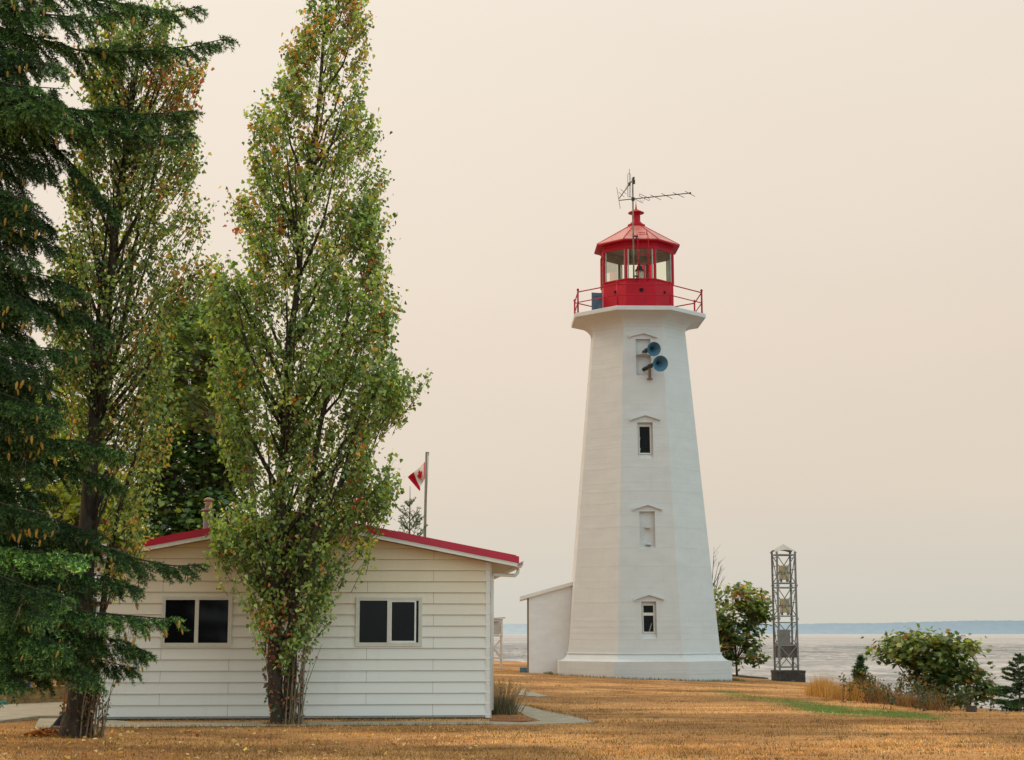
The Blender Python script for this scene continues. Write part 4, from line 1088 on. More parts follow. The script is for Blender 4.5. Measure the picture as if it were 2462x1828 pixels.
def poplar(name, label, base_px, stems, rows, Y, n_cl, per, wfun, shoots, group, thin=.08, extra=(), lsize=1.0):
    b = ground(*base_px)
    root = thing(name, label, 'tree', b, group)
    tr = MB()
    for px, r0, r1 in stems:
        pts = trunk_pts(px, Y); n = len(pts)
        # resample with a little wobble
        P = []
        for i in range(n - 1):
            for k in range(3): P.append(pts[i].lerp(pts[i + 1], k / 3))
        P.append(pts[-1])
        rad = [r0 + (r1 - r0) * (i / (len(P) - 1)) ** .8 for i in range(len(P))]
        if px[0][1] > 1700:
            P[0].z = b.z - .15; rad[0] *= 1.35; rad[1] *= 1.08
        P = [p + Vector((rnd.uniform(-.02, .02), rnd.uniform(-.03, .03), 0)) if 0 < i < len(P) - 1 else p for i, p in enumerate(P)]
        tr.tube(P, [r * rnd.uniform(.93, 1.07) for r in rad], 12)
    main = trunk_pts(stems[0][0], Y)
    ol = Outline(rows, Y, 0.16, True)
    # fastigiate limbs
    tips = ol.sample(70, .85, .4)
    for t in tips:
        h = math.hypot(*(t[:2] - interp_poly(main, t[2])[:2]))
        z0 = max(t[2] - h * rnd.uniform(1.5, 2.4) - .2, b.z + 1.2)
        a = Vector(interp_poly(main, z0)); e = Vector(t)
        mid = a.lerp(e, .5) + Vector(((e.x - a.x) * .16, (e.y - a.y) * .16, -.05))
        L_ = (e - a).length
        tr.tube([a, a.lerp(mid, .55) + Vector((0, 0, -.02)), mid, mid.lerp(e, .6), e], [.018 + .009 * L_, .014 + .007 * L_, .012 + .004 * L_, .010, .005], 5)
    def lim(c):
        return np.interp(c[:, 2], ol.z, ol.l), np.interp(c[:, 2], ol.z, ol.r)
    ctr = ol.sample(int(n_cl / 13), .8, .38)
    # some masses sit right on the silhouette
    e_ = ol.sample(int(n_cl / 26), .5, .3); l_, r_ = lim(e_); sd_ = rng.random(len(e_)) < .5; e_[:, 0] = np.where(sd_, l_ + .16, r_ - .16); ctr = np.concatenate([ctr, e_])
    n1 = int(n_cl * .86)
    c1 = ctr[rng.integers(0, len(ctr), n1)] + rng.normal(0, 1, (n1, 3)) * np.array([.13, .13, .30])
    c = np.concatenate([c1, ol.sample(n_cl - n1, .8, .5)])
    l_, r_ = lim(c); ok = (c[:, 0] > l_ - .02) & (c[:, 0] < r_ + .02) & (c[:, 2] > ol.z[0])
    zr_ = (c[:, 2] - ol.z[0]) / (ol.z[-1] - ol.z[0]); ok &= rng.random(len(c)) < 1 - thin * sm(.35, .8, zr_)
    vase_ = np.clip((2.6 - c[:, 2]) / 1.4, 0, 1); ok &= rng.random(len(c)) > .45 * vase_
    c = c[ok]; l_, r_ = lim(c); c[:, 0] = np.clip(c[:, 0], l_ + .03 + rng.random(len(c)) * .05, r_ - .03 - rng.random(len(c)) * .05)
    for (ex_, ey_) in extra:
        p_ = at(ex_, ey_, Y + rnd.uniform(-.35, .25)); c = np.concatenate([c, np.array(p_)[None, :] + rng.normal(0, 1, (11, 3)) * np.array([.10, .12, .17])])
    n_cl = len(c)
    # upright twigs carry the leaves
    tw = MB(); out = np.stack([c[:, 0] - interp_poly(main, c[:, 2])[:, 0], c[:, 1] - Y, np.zeros(n_cl)], 1)
    hd = nrmz(out + 1e-6)
    dirs = nrmz(np.stack([hd[:, 0] * .45, hd[:, 1] * .45, np.ones(n_cl)], 1) + rng.normal(0, .22, (n_cl, 3)))
    ln = rng.uniform(.30, .62, n_cl)
    for i in range(0, n_cl):
        p = Vector(c[i]); d = Vector(dirs[i]); 
        tw.tube([p - d * ln[i] * .75 - Vector(hd[i]) * .05, p - d * .1, p + d * ln[i] * .5], [.007, .005, .002], 3, cap=False)
    t = np.linspace(-.5, .55, per)[None, :] + rng.normal(0, .07, (n_cl, per))
    lc = c[:, None, :] + dirs[:, None, :] * (t * ln[:, None])[:, :, None] + rng.normal(0, 1, (n_cl, per, 3)) * np.array([.055, .055, .04])
    lc = lc.reshape(-1, 3); n = len(lc)
    d = nrmz(rng.normal(0, .55, (n, 3)) + np.repeat(hd, per, 0) * .35 + np.array([0, 0, -.55]))
    s = nrmz(np.cross(d, rand_dirs(n)))
    size = rng.uniform(.052, .108, n) * lsize
    zrel = (c[:, 2] - ol.z[0]) / (ol.z[-1] - ol.z[0])
    inner = 1 - np.clip(np.hypot(out[:, 0], out[:, 1]) / .9, 0, 1)
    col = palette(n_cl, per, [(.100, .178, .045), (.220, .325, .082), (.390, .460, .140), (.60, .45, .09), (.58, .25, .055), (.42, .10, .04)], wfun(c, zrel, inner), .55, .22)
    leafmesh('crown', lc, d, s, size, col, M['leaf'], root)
    tr.build('trunk', M['bark'], root)
    tw.build('twigs', M['twig'], root, fix=False)
    # suckers at the foot
    if shoots:
        sh = MB(); sl = []
        for _ in range(shoots[0]):
            x0, x1, y0, y1 = shoots[1]
            p = b + Vector((rnd.uniform(x0, x1), rnd.uniform(-.22, -.05), 0)); L_ = rnd.uniform(y0, y1); lean = rnd.uniform(-.02, .26)
            q_ = [p, p + Vector((lean * .3 * L_, rnd.uniform(-.05, .05), L_ * .5)), p + Vector((lean * L_, rnd.uniform(-.08, .08), L_))]
            sh.tube(q_, [.011, .008, .003], 4, cap=False)
            for _ in range(8): sl.append(q_[1].lerp(q_[2], rnd.random()) if rnd.random() < .6 else q_[0].lerp(q_[1], rnd.random()))
        sh.build('sucker_shoots', M['deadtwig'], root, fix=False)
        sl = np.array(sl) + rng.normal(0, .03, (len(sl), 3)); m_ = len(sl)
        dd = nrmz(rng.normal(0, .6, (m_, 3)) + np.array([0, -.2, -.4])); s_ = nrmz(np.cross(dd, rand_dirs(m_)))
        leafmesh('sucker_leaves', sl, dd, s_, rng.uniform(.04, .075, m_), palette(m_, 1, [(.05, .09, .02), (.28, .12, .04), (.30, .07, .03), (.3, .2, .05)], [3, 2, 2, 1]), M['leaf'], root)
    return root, ol, b

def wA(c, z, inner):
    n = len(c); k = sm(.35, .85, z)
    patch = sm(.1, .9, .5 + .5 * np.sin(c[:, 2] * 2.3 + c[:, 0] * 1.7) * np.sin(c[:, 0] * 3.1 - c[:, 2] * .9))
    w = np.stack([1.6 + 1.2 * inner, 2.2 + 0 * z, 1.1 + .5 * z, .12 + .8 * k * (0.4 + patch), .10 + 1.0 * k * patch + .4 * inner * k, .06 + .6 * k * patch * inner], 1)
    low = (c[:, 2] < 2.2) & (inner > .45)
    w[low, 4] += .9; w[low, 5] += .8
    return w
def wB(c, z, inner):
    n = len(c)
    w = np.stack([1.6 + 1.0 * inner, 2.0 + 0 * z, 1.3 + 0 * z, .35 + 0 * z, .18 + 0 * z, .08 + 0 * z], 1)
    low = sm(.5, .05, z); w[:, 3] += 1.6 * low; w[:, 4] += .8 * low; w[:, 2] += 1.5 * low
    p = at(425, 225, 24.6)
    hot = np.hypot(c[:, 0] - p.x, (c[:, 2] - p.z)) < .62; hot &= rng.random(n) < .65
    w[hot, 5] += 3; w[hot, 4] += 5; w[hot, 3] += 1.5
    right = sm(-5.6, -4.6, c[:, 0]); w[:, 4] += .35 * right; w[:, 3] += .35 * right
    return w

YA = ground(683, 1742).y
stA = [([(676, 1742), (664, 1690), (659, 1600), (657, 1450), (660, 1380), (665, 1300), (679, 1187), (685, 975), (694, 848), (709, 730), (738, 460), (765, 266), (789, 0), (803, -160)], .155, .02),
       ([(690, 1738), (697, 1640), (701, 1545), (708, 1404), (725, 1272), (742, 1200), (763, 1052), (789, 954), (815, 850), (840, 730)], .12, .02),
       ([(668, 1560), (652, 1500), (635, 1450), (619, 1380), (590, 1310)], .05, .02),
       ([(742, 1200), (780, 1130), (818, 1078), (880, 985), (925, 900), (950, 850)], .055, .012),
       ([(690, 960), (655, 860), (600, 760), (560, 690)], .045, .012)]
rowsA = [(-220, 795, 825), (-100, 760, 860), (0, 736, 881), (100, 704, 888), (200, 678, 893), (250, 650, 878), (300, 612, 908), (370, 606, 916), (450, 608, 928), (500, 575, 914), (560, 572, 904),
         (620, 603, 925), (660, 545, 938), (680, 497, 944), (720, 500, 962), (760, 500, 963), (800, 505, 950), (850, 508, 962), (900, 502, 990), (970, 500, 1010), (1000, 504, 985), (1022, 506, 940), (1050, 507, 905), (1080, 510, 912),
         (1120, 522, 915), (1150, 552, 925), (1190, 572, 930), (1230, 574, 908), (1255, 540, 880), (1272, 503, 852), (1300, 512, 822), (1340, 565, 818), (1400, 602, 778), (1430, 612, 800), (1460, 620, 790), (1500, 634, 762), (1540, 650, 722), (1560, 655, 712)]
PA, olA, bA = poplar('poplar_tree', 'tall poplar turning orange at the top, standing before the middle of the house wall', (683, 1742), stA, rowsA, YA, 2500, 19, wA, (26, (.05, .35, .5, 1.9)), 'tall poplars', extra=[(520, 1292), (535, 1305), (545, 1325), (575, 1350), (605, 1400), (622, 1460), (640, 1520), (510, 690), (535, 715), (515, 750), (765, 1470), (735, 1510), (785, 1425), (715, 1540), (800, 1375), (925, 1190), (905, 1220), (880, 1250), (985, 960), (872, 1330), (900, 790), (935, 760), (930, 1175), (585, 520), (620, 310), (900, 640), (905, 560), (690, 1560), (660, 1400), (700, 1440)])
YB = ground(185, 1773).y
stB = [([(180, 1773), (185, 1700), (196, 1500), (212, 1240), (219, 1130), (227, 1040), (238, 930), (246, 850), (265, 700), (285, 500), (303, 330), (330, 150), (350, 30)], .20, .02),
       ([(208, 1765), (226, 1660), (238, 1560), (246, 1450), (262, 1330), (300, 1180), (345, 1030), (385, 880)], .085, .015),
       ([(227, 1040), (222, 940), (232, 820), (245, 640), (262, 480)], .06, .015),
       ([(230, 1010), (275, 860), (300, 760), (330, 560), (355, 380)], .06, .015)]
rowsB = [(40, 300, 420), (70, 270, 435), (110, 225, 441), (160, 195, 475), (200, 200, 478), (250, 215, 460), (330, 190, 466), (420, 170, 479), (520, 140, 470), (590, 130, 447), (640, 120, 492), (680, 115, 484),
         (760, 100, 445), (850, 100, 432), (950, 110, 420), (1050, 150, 395), (1150, 190, 372), (1250, 220, 335), (1330, 240, 338), (1400, 250, 320), (1430, 250, 300)]
PB, olB, bB = poplar('poplar_tree', 'poplar with a vine clad trunk beside the rake, crown partly behind spruce boughs', (185, 1773), stB, rowsB, YB, 1750, 17, wB, (16, (.05, .42, .5, 1.6)), 'tall poplars', lsize=.84, extra=[(470, 190), (475, 520), (480, 650), (485, 690), (200, 180), (330, 1330), (310, 1290), (340, 1240), (370, 1150), (390, 1050), (290, 1380), (300, 1340)])

# ivy on the trunks
def ivy(label, b, Y, stems, z0, z1, n, cols, origin):
    pts = []; 
    for px, dr in stems:
        P = trunk_pts(px, Y); zz_ = rng.uniform(z0, z1, n // len(stems))
        c = interp_poly(P, zz_); a = rng.uniform(np.pi * 1.0, np.pi * 2.0, len(zz_)); r = dr * rng.uniform(.9, 1.35, len(zz_))
        c[:, 0] += np.cos(a) * r; c[:, 1] += np.sin(a) * r; pts.append(c)
    c = np.concatenate(pts); m_ = len(c)
    d = nrmz(rng.normal(0, .4, (m_, 3)) + np.array([0, -.3, -.6])); s = nrmz(np.cross(d, rng.normal(0, .4, (m_, 3)) + np.array([0, -1, .2])))
    o = leafmesh('climbing_vine', c, d, s, rng.uniform(.04, .085, m_), palette(m_, 1, *cols), M['leaf'], None, origin, T_KITE)
    tag(o, label, 'vine', 'vines on the poplar trunks')
ivy('red and rust leaved vine climbing the forked trunk before the house wall', bA, YA, [([(676, 1742), (664, 1690), (659, 1600), (657, 1450), (665, 1300), (672, 1230)], .15), ([(690, 1738), (697, 1640), (701, 1545), (708, 1404), (722, 1290)], .13)], .0, 3.6, 560,
    ([(.22, .05, .03), (.34, .11, .03), (.045, .07, .02), (.30, .19, .04), (.10, .05, .03)], [2.4, 2, 2, .7, 1.5]), bA)
ivy('vine with green and dull red leaves on the trunk beside the rake', bB, YB, [([(180, 1773), (185, 1700), (196, 1500), (212, 1240)], .19), ([(208, 1765), (226, 1660), (238, 1560), (246, 1450)], .10)], .0, 2.6, 330,
    ([(.20, .05, .03), (.30, .12, .04), (.04, .065, .02), (.12, .08, .04)], [1.5, 1.2, 2, 2]), bB)

# ------------------------------------------------------------------ broad-leaved maples and bushes
def maple(name, label, cat, rows, Y, stems, n_cl, per, size, pal, w, group=None, depth=.9, bias=.45, droop=.5, tmpl=T_MAPLE, spread=None, bare=None, base=None, wf=None, twigs=True, flat=1.0):
    b = Vector(base) if base is not None else at(*stems[0][0][0], Y)
    if base is None: b.z = float(gz(b.x, b.y)) if b.z < gz(b.x, b.y) + 3 else b.z
    root = thing(name, label, cat, b, group)
    ol = Outline(rows, Y, size[1] * .2)
    k_ = max(int(n_cl / 12), 6); ctr = ol.sample(k_, depth, bias * .8); i_ = rng.integers(0, k_, int(n_cl * .75))
    hw_ = float(np.median(ol.r - ol.l)) * .5
    c = np.concatenate([ctr[i_] + rng.normal(0, 1, (len(i_), 3)) * np.array([.10, .10, .075]) * hw_, ol.sample(n_cl - len(i_), depth, bias)])
    l_ = np.interp(c[:, 2], ol.z, ol.l); r_ = np.interp(c[:, 2], ol.z, ol.r); c[:, 0] = np.clip(c[:, 0], l_ - .05, r_ + .05); c[:, 2] = np.clip(c[:, 2], ol.z[0], ol.z[-1])
    sp = spread if spread else size[1] * .85
    m0 = np.array([np.interp(c[:, 2], ol.z, (ol.l + ol.r) / 2), np.full(n_cl, Y), c[:, 2] - .4]).T
    out = nrmz(c - m0)
    lc = c[:, None, :] + rng.normal(0, 1, (n_cl, per, 3)) * np.array([sp, sp, sp * .55])
    lc = lc.reshape(-1, 3); n = len(lc); o2 = np.repeat(out, per, 0)
    d = nrmz(o2 * .8 + np.array([0, 0, -droop]) + rng.normal(0, .45, (n, 3)))
    nn = nrmz(np.array([0, 0, 1.0]) * flat + o2 * .6 + rng.normal(0, .4, (n, 3)))
    s = nrmz(np.cross(d, nn))
    ww = wf(c) if wf else w
    col = palette(n_cl, per, pal, ww, .5, .22)
    leafmesh('crown', lc, d, s, rng.uniform(size[0], size[1], n), col, M['leaf'], root, None, tmpl)
    tr = MB()
    ends = []
    for px, r0, r1 in stems:
        P = [at(a, b_, Y) for a, b_ in px]; 
        if px is stems[0][0]: P[0] = b.copy()
        tr.tube(P, [r0 + (r1 - r0) * i / (len(P) - 1) for i in range(len(P))], 8); ends += P[1:]
    E = np.array(ends)
    if twigs:
        for i in range(0, n_cl, 2):
            dd = np.linalg.norm(E - c[i], axis=1) + (E[:, 2] > c[i, 2]) * 2; j = int(np.argmin(dd)); a = Vector(E[j]); e = Vector(c[i])
            tr.tube([a, a.lerp(e, .55) + Vector((0, 0, .08)), e], [.5 * r1 + .004, .008, .003], 4, cap=False)
    tr.build('trunk', M['twig'], root, fix=False)
    return root, b

G_MAPLE = [(.042, .095, .034), (.10, .195, .052), (.21, .32, .075), (.34, .41, .10), (.36, .15, .03), (.20, .06, .025)]
# dark maples behind the house
def wDark(c):  # lighter greens toward the top paint the lit crown into the leaves
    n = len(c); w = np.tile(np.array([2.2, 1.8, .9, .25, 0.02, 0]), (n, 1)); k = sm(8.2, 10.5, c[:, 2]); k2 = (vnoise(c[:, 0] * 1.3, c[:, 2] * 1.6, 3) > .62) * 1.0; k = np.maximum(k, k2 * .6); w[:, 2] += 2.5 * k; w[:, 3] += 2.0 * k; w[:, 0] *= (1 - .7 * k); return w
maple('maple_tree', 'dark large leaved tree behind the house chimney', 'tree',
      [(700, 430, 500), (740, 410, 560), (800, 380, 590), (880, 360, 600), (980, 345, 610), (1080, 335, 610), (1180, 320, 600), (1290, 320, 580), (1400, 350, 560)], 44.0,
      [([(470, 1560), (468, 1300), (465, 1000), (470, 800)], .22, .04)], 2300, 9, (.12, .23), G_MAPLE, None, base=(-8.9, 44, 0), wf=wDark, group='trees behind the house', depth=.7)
maple('maple_tree', 'dark tree low behind the spruce at the left edge', 'tree',
      [(900, -160, 120), (1000, -180, 220), (1120, -180, 330), (1250, -190, 370), (1400, -190, 400), (1560, -190, 330), (1640, -190, 260)], 47.0,
      [([(60, 1640), (60, 1400), (80, 1100)], .25, .05)], 950, 7, (.17, .28), G_MAPLE, [3, 1.6, .4, .05, .02, 0], base=(-14.4, 47, 0), group='trees behind the house', depth=.5)
maple('maple_tree', 'bright yellow green backlit tree seen through the spruce boughs', 'tree',
      [(900, 110, 190), (930, 90, 220), (1000, 80, 260), (1060, 60, 280), (1150, 30, 310), (1250, 60, 330), (1340, 90, 340)], 42.0,
      [([(170, 1640), (172, 1300), (170, 1000)], .14, .03)], 420, 7, (.12, .22), [(.16, .22, .03), (.30, .36, .04), (.42, .44, .06)], [1.2, 2, 1.3], base=(-11.8, 42, 0), group='trees behind the house', depth=.6)
maple('maple_tree', 'leafy mid green tree between the two poplar crowns', 'tree',
      [(770, 400, 480), (800, 375, 520), (860, 350, 560), (930, 345, 560), (990, 370, 545), (1040, 395, 530)], 40.0,
      [([(622, 1560), (618, 1300), (595, 1060), (520, 900)], .10, .03)], 300, 7, (.11, .19), [(.055, .10, .025), (.10, .16, .035), (.17, .22, .05), (.3, .24, .05)], [1.3, 2, 1.2, .2], base=(-6.43, 40, 0), group='trees behind the house', depth=.7)

# bush behind the lighthouse
PALB = [(.055, .095, .028), (.125, .190, .046), (.22, .275, .065), (.32, .33, .08), (.50, .19, .04), (.25, .10, .04)]
def wBush(c):
    n = len(c); zr = (c[:, 2] - c[:, 2].min()) / np.ptp(c[:, 2]); k = sm(.45, .95, zr)
    return np.stack([2.4 - 1.6 * k, 1.8 + 0 * k, .5 + 1.7 * k, .12 + .9 * k, .10 + .22 * k, .18 + .15 * k], 1)
maple('maple_bush', 'bushy maple with browning leaves just right of the lighthouse base', 'bush',
      [(1392, 1756, 1768), (1398, 1750, 1794), (1412, 1752, 1798), (1422, 1715, 1826), (1440, 1718, 1856), (1455, 1715, 1858), (1475, 1705, 1848), (1490, 1700, 1836), (1510, 1705, 1830), (1540, 1705, 1822), (1570, 1715, 1822), (1590, 1722, 1824), (1602, 1745, 1820)], 64.0,
      [([(1772, 1640), (1770, 1590), (1764, 1520), (1762, 1440)], .05, .015), ([(1770, 1590), (1790, 1520), (1812, 1460)], .03, .01)], 400, 8, (.14, .26), PALB, None, base=at(1772, 1626, 64), wf=wBush, depth=.8)
maple('maple_bush', 'wide green and orange maple bush on the bluff edge at the right', 'bush',
      [(1508, 2222, 2238), (1520, 2212, 2262), (1530, 2140, 2300), (1545, 2122, 2330), (1558, 2108, 2345), (1575, 2120, 2345), (1592, 2140, 2345), (1605, 2190, 2375), (1625, 2200, 2385), (1645, 2210, 2388), (1665, 2215, 2388), (1685, 2222, 2380), (1700, 2240, 2345), (1712, 2260, 2330)], 37.0,
      [([(2255, 1712), (2240, 1660), (2215, 1600), (2180, 1560)], .045, .012), ([(2262, 1710), (2275, 1640), (2290, 1560)], .04, .012), ([(2250, 1700), (2195, 1650), (2160, 1600)], .03, .01), ([(2270, 1705), (2330, 1660), (2360, 1630)], .03, .01)],
      560, 8, (.085, .175), PALB, None, base=at(2255, 1712, 37), wf=wBush, depth=.8)

# bare shrub beside the tower
def bare_shrub():
    Y = 62.0
    b = at(1705, 1625, Y); b.z = float(gz(b.x, b.y))
    root = thing('bare_shrub', 'leafless twiggy shrub poking up behind the right edge of the lighthouse', 'shrub', b)
    mb = MB()
    for (a, e) in (((1703, 1500), (1717, 1316)), ((1705, 1480), (1733, 1361)), ((1703, 1450), (1729, 1349)), ((1708, 1500), (1727, 1380)), ((1712, 1440), (1735, 1400)), ((1706, 1430), (1716, 1345)), ((1710, 1420), (1731, 1373))):
        p0 = at(*a, Y); p1 = at(*e, Y); m_ = p0.lerp(p1, .5) + Vector((.04, .05, .05))
        mb.tube([b, p0, m_, p1], [.03, .022, .014, .005], 5, cap=False)
        for k in range(3):
            t = rnd.uniform(.4, .9); q0 = m_.lerp(p1, t); mb.tube([q0, q0 + Vector((rnd.uniform(.05, .3), rnd.uniform(-.2, .2), rnd.uniform(.15, .4)))], [.008, .003], 3, cap=False)
    mb.build('branches', M['twig'], root, fix=False)
    c = np.array([at(1712, 1400 + k * 4, Y) for k in range(18)]) + rng.normal(0, .12, (18, 3)); c = np.concatenate([c, np.array([at(1718, 1440, Y)] * 40) + rng.normal(0, .2, (40, 3))])
    n = len(c); d = nrmz(rng.normal(0, .5, (n, 3)) + np.array([.3, 0, -.4])); s = nrmz(np.cross(d, rand_dirs(n)))
    leafmesh('leaves', c, d, s, rng.uniform(.12, .22, n), palette(n, 1, PALB, [3, 2, 1, .3, .2, .2]), M['leaf'], root, None, T_MAPLE)
bare_shrub()

# ------------------------------------------------------------------ conifers
def needles(segs, tips, n_per_m, ln, wd, col_fn):
    # segs: (n,2,3) twig pieces, returns arrays for leafmesh
    a = segs[:, 0]; b = segs[:, 1]; L_ = np.linalg.norm(b - a, axis=1)
    cnt = np.maximum(3, (L_ * n_per_m).astype(int))
    i = np.repeat(np.arange(len(a)), cnt); t = rng.random(len(i))
    c = a[i] + (b - a)[i] * t[:, None]
    d0 = nrmz(b - a)[i]
    rad = rng.normal(0, 1, (len(i), 3)); rad -= (rad * d0).sum(1, keepdims=True) * d0; rad = nrmz(rad)
    d = nrmz(d0 * .75 + rad * .75 + np.array([0, 0, .10]))
    s = nrmz(np.cross(d, rand_dirs(len(i))))
    size = rng.uniform(ln * .75, ln * 1.2, len(i))
    col = col_fn(i, t)
    return c, d, s, size, col

def spruce_boughs(boughs, root, cone_n=0):
    wood = MB(); dead = MB(); segs = []; tone = []; cones = []
    for (pts, dens, light, drop) in boughs:
        P = [Vector(p) for p in pts]
        # smooth the polyline
        Q = []
        for i in range(len(P) - 1):
            for k in range(5): Q.append(P[i].lerp(P[i + 1], k / 5))
        Q.append(P[-1])
        for _ in range(2):
            Q = [Q[0]] + [(Q[i - 1] + Q[i] * 2 + Q[i + 1]) / 4 for i in range(1, len(Q) - 1)] + [Q[-1]]
        L_ = sum((Q[i + 1] - Q[i]).length for i in range(len(Q) - 1))
        n = len(Q)
        wood.tube(Q, [.006 + .012 * L_ / 3 * (1 - i / (n - 1)) ** .9 for i in range(n)], 6, cap=False)
        cum = [0]
        for i in range(n - 1): cum.append(cum[-1] + (Q[i + 1] - Q[i]).length)
        def pos(s):
            s = min(max(s, 0), L_ - 1e-6)
            for i in range(n - 1):
                if cum[i + 1] >= s:
                    f = (s - cum[i]) / max(cum[i + 1] - cum[i], 1e-9); return Q[i].lerp(Q[i + 1], f), (Q[i + 1] - Q[i]).normalized()
            return Q[-1], (Q[-1] - Q[-2]).normalized()
        step = .070 / dens; s = L_ * .12
        segs.append((pos(L_ - .14)[0], Q[-1])); tone.append(light * 1.3)
        while s < L_ - .05:
            p, d = pos(s); f = s / L_
            side = d.cross(Vector((0, 0, 1))).normalized()
            for sg in (-1, 1):
                if rnd.random() < .12: continue
                ll = (.16 + .54 * (1 - f) ** .7 * min(1, f * 3 + .35)) * rnd.uniform(.65, 1.25)
                ll = min(ll, .12 + (L_ - s) * .9 + .1)
                dn = drop * rnd.choice((rnd.uniform(-.25, .5), rnd.uniform(.4, 1.1), rnd.uniform(.8, 1.7)))
                dr = (d * .62 + side * sg * rnd.uniform(.35, .9) + Vector((0, 0, -dn))).normalized()
                # drooping lateral
                q0 = p; m1 = q0 + dr * ll * .5; dr2 = (dr + Vector((0, 0, -.35 * drop)) + d * .15).normalized(); q1 = m1 + dr2 * ll * .5
                tn = light * rnd.uniform(.7, 1.25)
                if rnd.random() < .035:
                    dead.tube([q0, m1, q1], [.006, .004, .002], 3, cap=False)
                    for _ in range(4):
                        e = m1.lerp(q1, rnd.random()); dead.tube([e, e + Vector((rnd.uniform(-.1, .1), rnd.uniform(-.1, .1), rnd.uniform(-.22, -.05)))], [.003, .0015], 3, cap=False)
                    continue
                for (u0, u1) in ((q0, m1), (m1, q1)): segs.append((u0, u1)); tone.append(tn)
                # sub twigs
                k = .04
                while k < ll:
                    base = q0.lerp(m1, k / (ll * .5)) if k < ll * .5 else m1.lerp(q1, (k - ll * .5) / (ll * .5))
                    dd = dr if k < ll * .5 else dr2
                    s2 = dd.cross(Vector((rnd.uniform(-.4, .4), rnd.uniform(-.4, .4), 1))).normalized()
                    for s3 in (-1, 1):
                        tl = rnd.uniform(.06, .15) * (1.15 - .5 * k / ll)
                        e = base + (dd * .75 + s2 * s3 * .65 + Vector((0, 0, -.22 * drop))).normalized() * tl
                        segs.append((base, e)); tone.append(tn * rnd.uniform(.85, 1.2))
                    k += .062
                if rnd.random() < (.30 if vnoise(q1.x * 2.2 + q1.y, q1.z * 2.2, 4) > .56 else .02): cones.append(q1 + Vector((0, 0, -.02)))
            s += step
    segs = np.array([[tuple(a), tuple(b)] for a, b in segs]); tone = np.array(tone)
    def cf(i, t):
        b0 = np.array([.034, .084, .030]); b1 = np.array([.190, .345, .085])  # highlights of lit twig tips are put into the needle colour
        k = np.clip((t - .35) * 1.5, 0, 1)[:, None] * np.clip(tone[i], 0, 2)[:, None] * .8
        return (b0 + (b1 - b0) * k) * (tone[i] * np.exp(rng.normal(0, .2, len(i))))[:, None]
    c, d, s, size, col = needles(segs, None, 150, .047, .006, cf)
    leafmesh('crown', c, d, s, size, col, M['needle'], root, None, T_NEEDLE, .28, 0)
    wood.build('boughs', M['bark'], root, fix=False)
    if dead.v: dead.build('dead_twigs', M['deadtwig'], root, fix=False)
    print('spruce segs', len(segs), 'needles', len(c), 'cones', len(cones))
    return cones

YS = 22.6
def S(px, py, dy=0): return at(px, py, YS + dy)
SP = thing('spruce_tree', 'dark green spruce hung with tan cones, filling the left edge of the view', 'tree', (at(-140, 1700, YS).x, YS, 0))
xt = at(-140, 900, YS).x
mb = MB(); mb.tube([(xt, YS, -.2), (xt, YS, .3), (xt + .05, YS, 4), (xt, YS, 9), (xt, YS, 15)], [.34, .27, .22, .16, .05], 14); mb.build('trunk', M['bark'], SP)
BO = []
def bo(px, dens=1.0, light=1.0, drop=.9, dy=(0, 0)):
    n = len(px); BO.append(([S(a, b, dy[0] + (dy[1] - dy[0]) * i / (n - 1)) for i, (a, b) in enumerate(px)], dens, light, drop))
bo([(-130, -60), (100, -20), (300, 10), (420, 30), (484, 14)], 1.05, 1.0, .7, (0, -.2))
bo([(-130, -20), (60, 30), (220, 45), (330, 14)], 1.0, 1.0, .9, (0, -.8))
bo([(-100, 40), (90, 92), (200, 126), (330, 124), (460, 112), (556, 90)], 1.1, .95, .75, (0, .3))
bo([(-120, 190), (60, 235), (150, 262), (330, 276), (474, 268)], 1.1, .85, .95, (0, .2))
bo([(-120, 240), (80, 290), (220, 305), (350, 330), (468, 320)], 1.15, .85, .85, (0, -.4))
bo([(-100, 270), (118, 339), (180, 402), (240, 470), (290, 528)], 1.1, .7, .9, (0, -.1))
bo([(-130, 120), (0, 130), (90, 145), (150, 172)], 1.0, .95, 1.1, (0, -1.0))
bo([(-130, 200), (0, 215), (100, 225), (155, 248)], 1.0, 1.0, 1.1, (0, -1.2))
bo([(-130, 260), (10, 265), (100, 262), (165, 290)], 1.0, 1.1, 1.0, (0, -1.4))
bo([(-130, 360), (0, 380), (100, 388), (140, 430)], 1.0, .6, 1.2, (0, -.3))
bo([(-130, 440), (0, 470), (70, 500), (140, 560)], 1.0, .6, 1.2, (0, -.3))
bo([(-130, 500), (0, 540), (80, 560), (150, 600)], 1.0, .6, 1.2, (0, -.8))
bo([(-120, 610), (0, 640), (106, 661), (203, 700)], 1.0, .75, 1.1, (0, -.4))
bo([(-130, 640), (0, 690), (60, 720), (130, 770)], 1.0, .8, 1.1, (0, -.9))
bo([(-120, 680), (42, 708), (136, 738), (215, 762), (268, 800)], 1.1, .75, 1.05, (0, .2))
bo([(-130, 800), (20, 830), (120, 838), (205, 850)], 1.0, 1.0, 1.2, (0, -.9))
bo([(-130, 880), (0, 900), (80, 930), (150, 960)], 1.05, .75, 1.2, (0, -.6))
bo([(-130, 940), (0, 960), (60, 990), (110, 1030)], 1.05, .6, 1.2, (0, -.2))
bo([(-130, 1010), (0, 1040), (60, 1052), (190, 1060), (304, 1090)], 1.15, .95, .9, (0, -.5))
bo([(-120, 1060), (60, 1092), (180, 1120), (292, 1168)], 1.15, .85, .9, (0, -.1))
bo([(-130, 1190), (20, 1225), (140, 1250), (240, 1290)], 1.05, .6, 1.1, (0, -.3))
